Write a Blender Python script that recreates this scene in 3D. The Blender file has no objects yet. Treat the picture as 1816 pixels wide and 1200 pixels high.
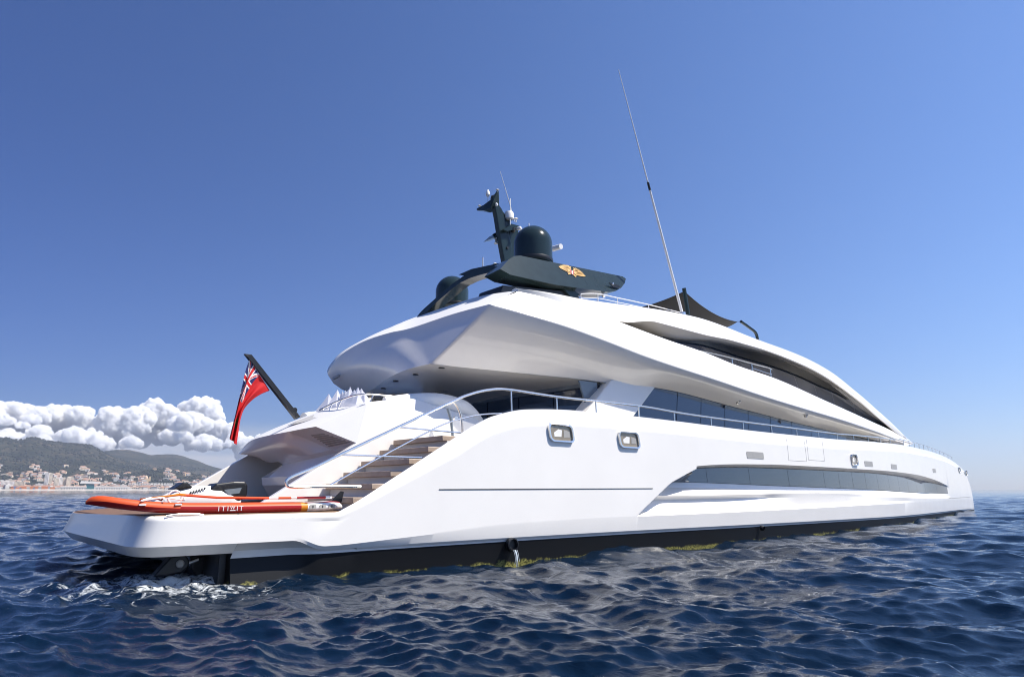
import bpy, bmesh, math, random
import numpy as np
from mathutils import Vector, noise as mnoise
random.seed(7); rng = np.random.default_rng(11)
S = bpy.context.scene; COL = S.collection; R = math.radians

# ------------------------------------------------------------------ camera
# world frame: the yacht's own axes (x forward, y port, z up, sea level z = 0), metres
FPX, TILT, HEAD = 1211.0, math.atan(268 / 1211.0), R(49.3)
CAM = np.array([-3.87, -16.1, 1.42])
cd = bpy.data.cameras.new('camera'); cam = bpy.data.objects.new('camera', cd); COL.objects.link(cam)
cam.location = CAM; cam.rotation_euler = (R(90) + TILT, 0, HEAD - R(90))
cd.sensor_width = 36; cd.lens = 36 * FPX / 1816; cd.clip_start = 0.1; cd.clip_end = 60000
S.camera = cam
S.view_settings.view_transform = 'Standard'; S.view_settings.look = 'None'
S.view_settings.exposure = 0.74; S.view_settings.gamma = 1
S.cycles.use_denoising = True; S.cycles.pixel_filter_type = 'BLACKMAN_HARRIS'; S.cycles.filter_width = 1.05
S.cycles.max_bounces = 13; S.cycles.volume_bounces = 12; S.cycles.sample_clamp_indirect = 8

# ------------------------------------------------------------------ sky and sun
SUN_EL, SUN_AZ = R(55), R(-47)          # azimuth from +x (bow) towards +y
W = bpy.data.worlds.new('World'); S.world = W; W.use_nodes = True
wn, wl = W.node_tree.nodes, W.node_tree.links
bg = wn['Background']; bg.inputs['Strength'].default_value = 0.10
sky = wn.new('ShaderNodeTexSky'); sky.sky_type = 'NISHITA'; sky.sun_disc = False
sky.sun_elevation = SUN_EL; sky.sun_rotation = R(90) - SUN_AZ
sky.air_density = 1.0; sky.dust_density = 0.25; sky.ozone_density = 3.0
hs = wn.new('ShaderNodeHueSaturation'); hs.inputs['Saturation'].default_value = 1.1; hs.inputs['Value'].default_value = 1.0
wl.new(sky.outputs[0], hs.inputs['Color'])
gtc = wn.new('ShaderNodeTexCoord'); gsp = wn.new('ShaderNodeSeparateXYZ'); wl.new(gtc.outputs['Generated'], gsp.inputs[0])
grd = wn.new('ShaderNodeValToRGB'); ge = grd.color_ramp.elements
while len(ge) < 5: ge.new(.5)
for q, (pp, cc) in zip(ge, ((0, (.35, .41, .62)), (.10, (.36, .43, .66)), (.25, (.42, .49, .72)), (.5, (.48, .55, .78)), (1, (.55, .62, .86)))): q.position = pp; q.color = (*cc, 1)
wl.new(gsp.outputs[2], grd.inputs[0])
gmx = wn.new('ShaderNodeMix'); gmx.data_type = 'RGBA'; gmx.blend_type = 'MULTIPLY'; gmx.inputs[0].default_value = 1
wl.new(hs.outputs[0], gmx.inputs[6]); wl.new(grd.outputs[0], gmx.inputs[7])
gdt = wn.new('ShaderNodeVectorMath'); gdt.operation = 'DOT_PRODUCT'; gdt.inputs[1].default_value = (math.cos(SUN_AZ), math.sin(SUN_AZ), 0); wl.new(gtc.outputs['Generated'], gdt.inputs[0])
gmr = wn.new('ShaderNodeMapRange'); gmr.inputs['From Min'].default_value = -.75; gmr.inputs['From Max'].default_value = .6; gmr.inputs['To Min'].default_value = 0; gmr.inputs['To Max'].default_value = 1; wl.new(gdt.outputs['Value'], gmr.inputs['Value'])
grc = wn.new('ShaderNodeValToRGB'); ge = grc.color_ramp.elements; ge[0].position = 0; ge[0].color = (.54, .64, .78, 1); ge[1].position = 1; ge[1].color = (1.75, 1.60, 1.34, 1); wl.new(gmr.outputs[0], grc.inputs[0])
gm2 = wn.new('ShaderNodeMix'); gm2.data_type = 'RGBA'; gm2.blend_type = 'MULTIPLY'; gm2.inputs[0].default_value = 1; wl.new(gmx.outputs[2], gm2.inputs[6]); wl.new(grc.outputs[0], gm2.inputs[7])
# thin grey stratus low in the sky to port, streaked by noise
smp = wn.new('ShaderNodeMapping'); smp.inputs['Scale'].default_value = (5, 5, 34); wl.new(gtc.outputs['Generated'], smp.inputs['Vector'])
snz = wn.new('ShaderNodeTexNoise'); snz.inputs['Scale'].default_value = 1.6; snz.inputs['Detail'].default_value = 8; snz.inputs['Roughness'].default_value = .55; wl.new(smp.outputs[0], snz.inputs['Vector'])
srp = wn.new('ShaderNodeValToRGB'); se = srp.color_ramp.elements; se[0].position = .22; se[0].color = (.0, .0, .0, 1); se[1].position = .52; se[1].color = (1, 1, 1, 1); wl.new(snz.outputs[0], srp.inputs[0])
sel = wn.new('ShaderNodeValToRGB'); e = sel.color_ramp.elements; e[0].position = .045; e[0].color = (1, 1, 1, 1); e[1].position = .092; e[1].color = (0, 0, 0, 1); wl.new(gsp.outputs[2], sel.inputs[0])
sdt = wn.new('ShaderNodeVectorMath'); sdt.operation = 'DOT_PRODUCT'; sdt.inputs[1].default_value = (math.cos(HEAD + R(36)), math.sin(HEAD + R(36)), 0); wl.new(gtc.outputs['Generated'], sdt.inputs[0])
saz = wn.new('ShaderNodeValToRGB'); e = saz.color_ramp.elements; e[0].position = .86; e[0].color = (0, 0, 0, 1); e[1].position = .95; e[1].color = (1, 1, 1, 1); wl.new(sdt.outputs['Value'], saz.inputs[0])
sm1 = wn.new('ShaderNodeMath'); sm1.operation = 'MULTIPLY'; wl.new(srp.outputs[0], sm1.inputs[0]); wl.new(sel.outputs[0], sm1.inputs[1])
sm2 = wn.new('ShaderNodeMath'); sm2.operation = 'MULTIPLY'; wl.new(sm1.outputs[0], sm2.inputs[0]); wl.new(saz.outputs[0], sm2.inputs[1])
scl = wn.new('ShaderNodeValToRGB'); e = scl.color_ramp.elements; e[0].position = .3; e[0].color = (3.0, 3.2, 3.7, 1); e[1].position = .7; e[1].color = (4.6, 4.5, 4.5, 1); wl.new(snz.outputs[0], scl.inputs[0])
smx = wn.new('ShaderNodeMix'); smx.data_type = 'RGBA'; wl.new(sm2.outputs[0], smx.inputs[0]); wl.new(gm2.outputs[2], smx.inputs[6]); wl.new(scl.outputs[0], smx.inputs[7])
wl.new(smx.outputs[2], bg.inputs['Color'])
sl = bpy.data.lights.new('sun', 'SUN'); sl.energy = 4.5; sl.angle = R(0.5); sl.color = (1.0, 0.94, 0.84)
sun = bpy.data.objects.new('sun', sl); COL.objects.link(sun)
sdir = Vector((math.cos(SUN_EL) * math.cos(SUN_AZ), math.cos(SUN_EL) * math.sin(SUN_AZ), math.sin(SUN_EL)))
sun.rotation_euler = sdir.to_track_quat('Z', 'Y').to_euler(); sun.location = (0, 0, 60)

# ------------------------------------------------------------------ survey helpers (photo point + a known plane -> metres)
def ray(px, py):
    r = px - 908.0; v = 600.0 - py
    F = FPX * math.cos(TILT) - v * math.sin(TILT); U = FPX * math.sin(TILT) + v * math.cos(TILT)
    return np.array([F * math.cos(HEAD) + r * math.sin(HEAD), F * math.sin(HEAD) - r * math.cos(HEAD), U])
def atY(px, py, Y): d = ray(px, py); return CAM + d * ((Y - CAM[1]) / d[1])
def atX(px, py, X): d = ray(px, py); return CAM + d * ((X - CAM[0]) / d[0])
def atZ(px, py, Z): d = ray(px, py); return CAM + d * ((Z - CAM[2]) / d[2])
def onW(px, py, wf, x0=12.0):                      # point on the surface y = -wf(x)
    X = x0
    for _ in range(60):
        p = atY(px, py, -float(wf(X))); X = 0.5 * X + 0.5 * p[0]
    return atY(px, py, -float(wf(X)))
class Curve:                                       # monotone cubic through (x, v) knots
    def __init__(s, pts):
        pts = sorted(pts); s.x = np.array([p[0] for p in pts], float); s.y = np.array([p[1] for p in pts], float)
        h = np.diff(s.x); d = np.diff(s.y) / h; m = np.zeros(len(s.x)); m[0] = d[0]; m[-1] = d[-1]
        for i in range(1, len(m) - 1):
            if d[i - 1] * d[i] > 0:
                w1 = 2 * h[i] + h[i - 1]; w2 = h[i] + 2 * h[i - 1]; m[i] = (w1 + w2) / (w1 / d[i - 1] + w2 / d[i])
        s.m = m
    def __call__(s, x):
        if x <= s.x[0]: return float(s.y[0])
        if x >= s.x[-1]: return float(s.y[-1])
        i = int(np.searchsorted(s.x, x)) - 1; i = max(0, min(i, len(s.x) - 2)); h = s.x[i + 1] - s.x[i]; t = (x - s.x[i]) / h
        return float((2*t**3-3*t**2+1)*s.y[i] + (t**3-2*t**2+t)*h*s.m[i] + (-2*t**3+3*t**2)*s.y[i+1] + (t**3-t**2)*h*s.m[i+1])
def sst(a, b, x):
    t = min(1.0, max(0.0, (x - a) / (b - a))); return t * t * (3 - 2 * t)

# ------------------------------------------------------------------ materials
def mat(name, col, rough=0.5, metal=0.0, ior=1.5, coat=0.0, var=0.0, vscale=3.0, bump=0.0, bscale=20.0):
    m = bpy.data.materials.new(name); m.use_nodes = True; n, l = m.node_tree.nodes, m.node_tree.links
    b = n['Principled BSDF']; b.inputs['Base Color'].default_value = (*col, 1); b.inputs['Roughness'].default_value = rough
    b.inputs['Metallic'].default_value = metal; b.inputs['IOR'].default_value = ior; b.inputs['Coat Weight'].default_value = coat
    tc = n.new('ShaderNodeTexCoord')
    if var:
        t = n.new('ShaderNodeTexNoise'); t.inputs['Scale'].default_value = vscale; t.inputs['Detail'].default_value = 5
        l.new(tc.outputs['Object'], t.inputs['Vector'])
        r = n.new('ShaderNodeValToRGB'); r.color_ramp.elements[0].position = .3; r.color_ramp.elements[1].position = .7
        r.color_ramp.elements[0].color = (*[c * (1 - var) for c in col], 1); r.color_ramp.elements[1].color = (*[min(1, c * (1 + var)) for c in col], 1)
        l.new(t.outputs[0], r.inputs[0]); l.new(r.outputs[0], b.inputs['Base Color'])
    if bump:
        t2 = n.new('ShaderNodeTexNoise'); t2.inputs['Scale'].default_value = bscale; t2.inputs['Detail'].default_value = 3
        l.new(tc.outputs['Object'], t2.inputs['Vector'])
        bp = n.new('ShaderNodeBump'); bp.inputs['Strength'].default_value = bump; bp.inputs['Distance'].default_value = .02
        l.new(t2.outputs[0], bp.inputs['Height']); l.new(bp.outputs[0], b.inputs['Normal'])
    return m
M = {}
M['white'] = mat('white gelcoat', (.82, .795, .755), .25, coat=.25, var=.02, vscale=1.2, bump=.015, bscale=2.5)
M['white2'] = mat('white deck paint', (.81, .80, .78), .6, var=.02, vscale=2)
M['cream'] = mat('cream paint with warm bounce', (.86, .82, .765), .2, coat=.6, var=.015)  # pale cream, its extra warmth painted in for light bounced off the deck
M['dark'] = mat('graphite green paint', (.018, .032, .035), .16, ior=1.4, var=.1, vscale=4)
M['black'] = mat('black plastic', (.012, .012, .013), .35, var=.2)
M['blackrec'] = mat('black recess paint', (.012, .014, .016), .15, var=.1)
M['glass'] = mat('tinted hull glass', (.020, .027, .034), .03, ior=1.75, coat=.6)
M['glassb'] = mat('dark blue deck glass', (.014, .024, .045), .03, ior=1.85)
M['chrome'] = mat('polished steel', (.86, .83, .78), .27, metal=1, var=.03, vscale=8)
M['bronze'] = mat('bronze mirrored port glass', (.30, .25, .19), .08, metal=.35, var=.15, vscale=9)
M['grey'] = mat('pale grey plastic', (.36, .35, .33), .4, var=.05)
M['groove'] = mat('dark rubber seam', (.03, .035, .04), .5)
M['greytrim'] = mat('grey blue trim', (.16, .19, .22), .25, coat=.5, var=.05)
M['red'] = mat('red board rubber', (.34, .006, .006), .38, var=.06, vscale=6, bump=.03, bscale=9)
M['orange'] = mat('orange board deck', (.60, .075, .008), .5, var=.06, vscale=5)
M['yellow'] = mat('yellow paddle blade', (.58, .20, .008), .35, var=.05)
M['whitep'] = mat('white board rubber', (.8, .79, .78), .4, var=.03)
M['tarp'] = mat('charcoal shade cloth', (.018, .017, .017), .85, var=.15, vscale=25)
M['gold'] = mat('gold emblem', (.50, .25, .015), .4, var=.15, vscale=9)
M['pad'] = mat('pale grey deck pad', (.52, .51, .49), .7, var=.03)
M['petal'] = mat('white lacquered petals', (.78, .78, .84), .35, var=.03)
def teak_mat(name, c1, c2, sx):
    m = mat(name, c1, .55); n, l = m.node_tree.nodes, m.node_tree.links; b = n['Principled BSDF']
    tc = n.new('ShaderNodeTexCoord'); mp = n.new('ShaderNodeMapping'); mp.inputs['Scale'].default_value = sx
    l.new(tc.outputs['Object'], mp.inputs['Vector'])
    br = n.new('ShaderNodeTexBrick'); br.inputs['Scale'].default_value = 1; br.inputs['Mortar Size'].default_value = .03
    br.inputs['Brick Width'].default_value = 14; br.inputs['Row Height'].default_value = 1
    br.inputs['Color1'].default_value = (*c1, 1); br.inputs['Color2'].default_value = (*c2, 1); br.inputs['Mortar'].default_value = (.02, .018, .015, 1)
    l.new(mp.outputs[0], br.inputs['Vector'])
    ns = n.new('ShaderNodeTexNoise'); ns.inputs['Scale'].default_value = 6; ns.inputs['Detail'].default_value = 6
    l.new(mp.outputs[0], ns.inputs['Vector'])
    mx = n.new('ShaderNodeMix'); mx.data_type = 'RGBA'; mx.blend_type = 'MULTIPLY'; mx.inputs[0].default_value = .5
    l.new(br.outputs[0], mx.inputs[6]); l.new(ns.outputs[0], mx.inputs[7]); l.new(mx.outputs[2], b.inputs['Base Color'])
    return m
M['teak'] = teak_mat('teak platform planks', (.27, .15, .075), (.23, .125, .065), (2, 16, 16))
M['tread'] = mat('taupe teak treads', (.40, .31, .24), .5, var=.12, vscale=5)
def boot_mat():
    m = mat('black antifouling with weed at the waterline', (.010, .011, .013), .5, ior=1.3); n, l = m.node_tree.nodes, m.node_tree.links
    b = n['Principled BSDF']; tc = n.new('ShaderNodeTexCoord'); sp = n.new('ShaderNodeSeparateXYZ'); l.new(tc.outputs['Object'], sp.inputs[0])
    t = n.new('ShaderNodeTexNoise'); t.inputs['Scale'].default_value = 3.5; t.inputs['Detail'].default_value = 8; t.inputs['Roughness'].default_value = .7
    l.new(tc.outputs['Object'], t.inputs['Vector'])
    ma = n.new('ShaderNodeMath'); ma.operation = 'MULTIPLY_ADD'; ma.inputs[1].default_value = .34; ma.inputs[2].default_value = -.14
    l.new(t.outputs[0], ma.inputs[0])
    sb = n.new('ShaderNodeMath'); sb.operation = 'SUBTRACT'; l.new(ma.outputs[0], sb.inputs[0]); l.new(sp.outputs[2], sb.inputs[1])
    r = n.new('ShaderNodeValToRGB'); e = r.color_ramp.elements; e[0].position = 0; e[0].color = (0, 0, 0, 1); e[1].position = .05; e[1].color = (1, 1, 1, 1)
    l.new(sb.outputs[0], r.inputs[0])
    t3 = n.new('ShaderNodeTexNoise'); t3.inputs['Scale'].default_value = 22; t3.inputs['Detail'].default_value = 4; l.new(tc.outputs['Object'], t3.inputs['Vector'])
    r3 = n.new('ShaderNodeValToRGB'); e = r3.color_ramp.elements; e[0].position = .35; e[0].color = (.03, .035, .008, 1); e[1].position = .68; e[1].color = (.36, .33, .10, 1)
    l.new(t3.outputs[0], r3.inputs[0])
    mx = n.new('ShaderNodeMix'); mx.data_type = 'RGBA'; l.new(r.outputs[0], mx.inputs[0]); mx.inputs[6].default_value = (.008, .009, .011, 1)
    l.new(r3.outputs[0], mx.inputs[7]); l.new(mx.outputs[2], b.inputs['Base Color'])
    return m
M['boot'] = boot_mat()

# ------------------------------------------------------------------ object helpers
def setp(o, label=None, cat=None, group=None, kind=None):
    if label: o['label'] = label
    if cat: o['category'] = cat
    if group: o['group'] = group
    if kind: o['kind'] = kind
    return o
def empty(name, loc=(0, 0, 0), label=None, cat=None, group=None):
    o = bpy.data.objects.new(name, None); COL.objects.link(o); o.location = loc; o.empty_display_size = .3
    return setp(o, label, cat, group)
def obj(name, verts, faces, m, parent=None, smooth=True, angle=32, fmat=None, weld=True, recalc=True):
    me = bpy.data.meshes.new(name); me.from_pydata([tuple(map(float, v)) for v in verts], [], [tuple(f) for f in faces])
    ms = m if isinstance(m, (list, tuple)) else [m]
    for q in ms: me.materials.append(q)
    if fmat is not None:
        for p, k in zip(me.polygons, fmat): p.material_index = int(k)
    if weld or recalc:
        bm = bmesh.new(); bm.from_mesh(me)
        if weld:
            bmesh.ops.remove_doubles(bm, verts=bm.verts, dist=5e-4)
            bmesh.ops.dissolve_degenerate(bm, edges=bm.edges, dist=1e-4)
        if recalc: bmesh.ops.recalc_face_normals(bm, faces=bm.faces)
        bm.to_mesh(me); bm.free()
    if smooth:
        me.polygons.foreach_set('use_smooth', [True] * len(me.polygons)); me.set_sharp_from_angle(angle=R(angle))
    o = bpy.data.objects.new(name, me); COL.objects.link(o)
    if parent: o.parent = parent
    return o
class G:                                            # gathers vertices and faces for ONE mesh
    def __init__(s): s.v = []; s.f = []; s.m = []
    def add(s, V, F, k=0):
        o = len(s.v); s.v += [tuple(map(float, v)) for v in V]; s.f += [tuple(i + o for i in f) for f in F]; s.m += [k] * len(F); return s
    def grid(s, rows, k=0, close=False):           # rows: list of equally long point lists
        n = len(rows[0]); V = [p for r in rows for p in r]; F = []
        for i in range(len(rows) - 1):
            for j in range(n if close else n - 1):
                a = i * n + j; b = i * n + (j + 1) % n
                F.append((a, b, b + n, a + n))
        return s.add(V, F, k)
    def tube(s, path, r, n=8, k=0, cap=True):
        P = [Vector(p) for p in path]; rr = r if isinstance(r, (list, tuple)) else [r] * len(P); rows = []
        up = Vector((0.13, .21, 1)).normalized(); T0 = (P[1] - P[0]).normalized()
        if abs(T0.dot(up)) > .95: up = Vector((1, .1, 0)).normalized()
        N = (up - T0 * up.dot(T0)).normalized()
        for i, p in enumerate(P):
            T = (P[min(i + 1, len(P) - 1)] - P[max(i - 1, 0)]).normalized()
            N = (N - T * N.dot(T)).normalized(); B = T.cross(N)
            rows.append([p + (N * math.cos(a) + B * math.sin(a)) * rr[i] for a in [2 * math.pi * j / n for j in range(n)]])
        s.grid(rows, k, True)
        if cap:
            s.add(rows[0], [tuple(range(n))], k); s.add(rows[-1], [tuple(range(n))], k)
        return s
    def lathe(s, c, prof, n=28, k=0, axis=(0, 0, 1)):
        A = Vector(axis).normalized(); U = A.orthogonal().normalized(); V2 = A.cross(U); c = Vector(c)
        rows = [[c + A * z + (U * math.cos(t) + V2 * math.sin(t)) * max(r, 1e-5) for t in [2 * math.pi * j / n for j in range(n)]] for r, z in prof]
        s.grid(rows, k, True); s.add(rows[0], [tuple(range(n))], k); s.add(rows[-1], [tuple(range(n))], k); return s
    def prism(s, poly, vec, k=0):                   # closed outline pushed along vec
        n = len(poly); a = [Vector(p) for p in poly]; b = [p + Vector(vec) for p in a]
        return s.add(a + b, [tuple(range(n))] + [tuple(range(2 * n - 1, n - 1, -1))] + [(i, (i + 1) % n, n + (i + 1) % n, n + i) for i in range(n)], k)
    def box(s, lo, hi, k=0):
        x0, y0, z0 = lo; x1, y1, z1 = hi
        return s.prism([(x0, y0, z0), (x1, y0, z0), (x1, y1, z0), (x0, y1, z0)], (0, 0, z1 - z0), k)
    def obj(s, name, m, parent=None, **kw): return obj(name, s.v, s.f, m, parent, fmat=s.m, **kw)
def bevel(o, w=.01, seg=2):
    b = o.modifiers.new('bevel', 'BEVEL'); b.width = w; b.segments = seg; b.limit_method = 'ANGLE'; b.angle_limit = R(35); return o
def smooth_path(pts, n=8):                          # Catmull-Rom
    P = [Vector(p) for p in pts]; out = []
    for i in range(len(P) - 1):
        a, b, c, d = P[max(i - 1, 0)], P[i], P[i + 1], P[min(i + 2, len(P) - 1)]
        for j in range(n):
            t = j / n; out.append(.5 * ((2 * b) + (c - a) * t + (2*a - 5*b + 4*c - d) * t*t + (3*b - a - 3*c + d) * t**3))
    return out + [P[-1]]
def mir(p): return (p[0], -p[1], p[2])

# ------------------------------------------------------------------ sea
def build_sea():
    az = np.concatenate([np.linspace(-180, -56, 40, endpoint=False), np.linspace(-56, 56, 760), np.linspace(56, 180, 41)[1:-1]])
    th = HEAD - np.radians(az)
    rr = np.concatenate([[0.02], np.geomspace(1.6, 900, 1250), np.geomspace(950, 10000, 36)])
    nr, na = len(rr), len(th)
    RR, TH = np.meshgrid(rr, th, indexing='ij')
    X = CAM[0] + RR * np.cos(TH); Y = CAM[1] + RR * np.sin(TH); Z = np.zeros_like(X)
    DX = np.zeros_like(X); DY = np.zeros_like(X)
    cell = np.maximum(RR * (np.log(900 / 1.6) / 1250), RR * R(112 / 760))
    wind = HEAD + R(152)
    for i in range(150):
        lam = 0.13 * 62 ** rng.random()
        a = rng.normal(0, .58) + wind
        k = 2 * math.pi / lam
        amp = 0.0060 * lam ** .66 * (0.5 + 1.0 * rng.random())
        if lam > 2.6: amp *= (2.6 / lam) ** .8
        ph = rng.random() * 6.283
        fade = np.clip((lam / cell - 2.2) / 2.5, 0, 1)
        arg = k * (X * math.cos(a) + Y * math.sin(a)) + ph
        Z += amp * fade * np.sin(arg)
        q = .7 * amp * fade
        DX += q * math.cos(a) * np.cos(arg); DY += q * math.sin(a) * np.cos(arg)
    # thruster churn under the stern platform
    d = np.hypot((X + .7) / 1.4, (Y + 4.1) / 1.5); ch = np.exp(-d ** 2)
    for i in range(26):
        lam = .18 + .5 * rng.random(); a = rng.random() * 6.283; k = 6.283 / lam; ph = rng.random() * 6.283
        Z += ch * .018 * lam ** .5 * np.sin(k * (X * math.cos(a) + Y * math.sin(a)) + ph + 2 * np.sin(1.7 * X + i))
    Z += ch * .04
    Zc = .12 * np.tanh(Z / .12) * 1.0 + .25 * (Z - .12 * np.tanh(Z / .12))
    V = np.stack([X + DX, Y + DY, Z * .5 + Zc * .5], -1).reshape(-1, 3)
    i, j = np.meshgrid(np.arange(nr - 1), np.arange(na), indexing='ij'); j2 = (j + 1) % na
    F = np.stack([i * na + j, (i + 1) * na + j, (i + 1) * na + j2, i * na + j2], -1).reshape(-1, 4)
    me = bpy.data.meshes.new('sea'); me.vertices.add(len(V)); me.vertices.foreach_set('co', V.ravel())
    me.loops.add(F.size); me.loops.foreach_set('vertex_index', F.ravel()); me.polygons.add(len(F))
    me.polygons.foreach_set('loop_start', np.arange(0, F.size, 4)); me.update(calc_edges=True)
    me.polygons.foreach_set('use_smooth', np.ones(len(F), bool))
    o = bpy.data.objects.new('sea', me); COL.objects.link(o)
    m = mat('deep blue sea water', (.002, .010, .026), .02, ior=1.333); n, l = m.node_tree.nodes, m.node_tree.links; b = n['Principled BSDF']; b.inputs['Specular IOR Level'].default_value = .5
    tc = n.new('ShaderNodeTexCoord')
    mp = n.new('ShaderNodeMapping'); mp.inputs['Rotation'].default_value = (0, 0, -wind); mp.inputs['Scale'].default_value = (1, .45, 1)
    l.new(tc.outputs['Object'], mp.inputs['Vector'])
    t = n.new('ShaderNodeTexNoise'); t.inputs['Scale'].default_value = 8; t.inputs['Detail'].default_value = 9; t.inputs['Roughness'].default_value = .62; t.inputs['Distortion'].default_value = .4
    l.new(mp.outputs[0], t.inputs['Vector'])
    t2 = n.new('ShaderNodeTexNoise'); t2.inputs['Scale'].default_value = .35; t2.inputs['Detail'].default_value = 6; l.new(mp.outputs[0], t2.inputs['Vector'])
    bp = n.new('ShaderNodeBump'); bp.inputs['Strength'].default_value = .55; bp.inputs['Distance'].default_value = .03; l.new(t.outputs[0], bp.inputs['Height'])
    bp2 = n.new('ShaderNodeBump'); bp2.inputs['Strength'].default_value = .35; bp2.inputs['Distance'].default_value = .4
    l.new(t2.outputs[0], bp2.inputs['Height']); l.new(bp.outputs[0], bp2.inputs['Normal']); l.new(bp2.outputs[0], b.inputs['Normal'])
    # foam where the thrusters churn
    vs = n.new('ShaderNodeVectorMath'); vs.operation = 'SUBTRACT'; vs.inputs[1].default_value = (-.7, -4.2, 0); l.new(tc.outputs['Object'], vs.inputs[0])
    vm = n.new('ShaderNodeVectorMath'); vm.operation = 'MULTIPLY'; vm.inputs[1].default_value = (.58, .52, 0); l.new(vs.outputs[0], vm.inputs[0])
    ln = n.new('ShaderNodeVectorMath'); ln.operation = 'LENGTH'; l.new(vm.outputs[0], ln.inputs[0])
    fn = n.new('ShaderNodeTexNoise'); fn.inputs['Scale'].default_value = 5; fn.inputs['Detail'].default_value = 9; fn.inputs['Roughness'].default_value = .68; fn.inputs['Distortion'].default_value = 1.2
    l.new(tc.outputs['Object'], fn.inputs['Vector'])
    m1 = n.new('ShaderNodeMath'); m1.operation = 'MULTIPLY_ADD'; m1.inputs[1].default_value = -.26; m1.inputs[2].default_value = .235; l.new(ln.outputs['Value'], m1.inputs[0])
    m2 = n.new('ShaderNodeMath'); m2.operation = 'ADD'; l.new(m1.outputs[0], m2.inputs[0]); l.new(fn.outputs[0], m2.inputs[1])
    fr = n.new('ShaderNodeValToRGB'); fr.color_ramp.elements[0].position = .54; fr.color_ramp.elements[1].position = .74
    l.new(m2.outputs[0], fr.inputs[0])
    mx = n.new('ShaderNodeMix'); mx.data_type = 'RGBA'; l.new(fr.outputs[0], mx.inputs[0]); mx.inputs[6].default_value = (.002, .010, .026, 1); mx.inputs[7].default_value = (.74, .78, .80, 1)
    l.new(mx.outputs[2], b.inputs['Base Color'])
    mr = n.new('ShaderNodeMath'); mr.operation = 'MULTIPLY_ADD'; mr.inputs[1].default_value = .6; mr.inputs[2].default_value = .02; l.new(fr.outputs[0], mr.inputs[0]); l.new(mr.outputs[0], b.inputs['Roughness'])
    me.materials.append(m); setp(o, 'choppy deep blue sea reaching the horizon', kind='structure')
    return o
build_sea()

# ------------------------------------------------------------------ hills across the bay
def pxaz(px): return math.atan((px - 908) / 1240.3)        # photo column at the horizon -> bearing right of the view axis
RID1 = Curve([(-260, 46), (-140, 66), (-60, 74), (0, 74), (17, 71), (44, 75), (80, 69), (110, 67), (145, 66), (174, 56), (200, 47), (240, 38), (290, 26), (340, 16), (420, 9), (520, 4), (556, 0)])
RID2 = Curve([(-200, 30), (100, 40), (179, 58), (211, 62), (242, 57), (266, 53), (303, 55), (332, 51), (363, 43), (395, 35), (440, 22), (520, 8), (556, 0)])
RID3 = Curve([(330, 10), (385, 32), (412, 40), (421, 38), (440, 30), (470, 24), (520, 16), (556, 0)])
FOOT = Curve([(-260, 24), (0, 26), (60, 31), (120, 25), (170, 28), (220, 24), (280, 30), (330, 24), (400, 16), (520, 4), (556, 0)])
def hill_h(px, r):
    e = lambda c: c(px) / 1240.3
    h = 0
    for c, r0, wn_, wf in ((FOOT, 3900, 750, 900), (RID1, 5000, 1500, 1400), (RID2, 6200, 1500, 1600), (RID3, 8600, 1500, 1500)):
        t = (r - r0) / (wn_ if r < r0 else wf)
        h = max(h, e(c) * r0 * math.exp(-t * t * 1.6))
    a = pxaz(px); x, y = r * math.sin(a), r * math.cos(a)
    sh = min(1, max(0, (r - 3050) / 500))
    nz = -.12 + .55 * mnoise.fractal(Vector((x / 700, y / 700, 3.3)), .9, 2.1, 6)
    return max(-3, (h * (.97 + .10 * nz) + 34 * nz * sh * min(1, h / 60)) * sh + 2.5 * min(1, (r - 3000) / 40))
def hill_pt(px, r, dz=0):
    a = HEAD - pxaz(px); return Vector((CAM[0] + r * math.cos(a), CAM[1] + r * math.sin(a), hill_h(px, r) + dz))
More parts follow.
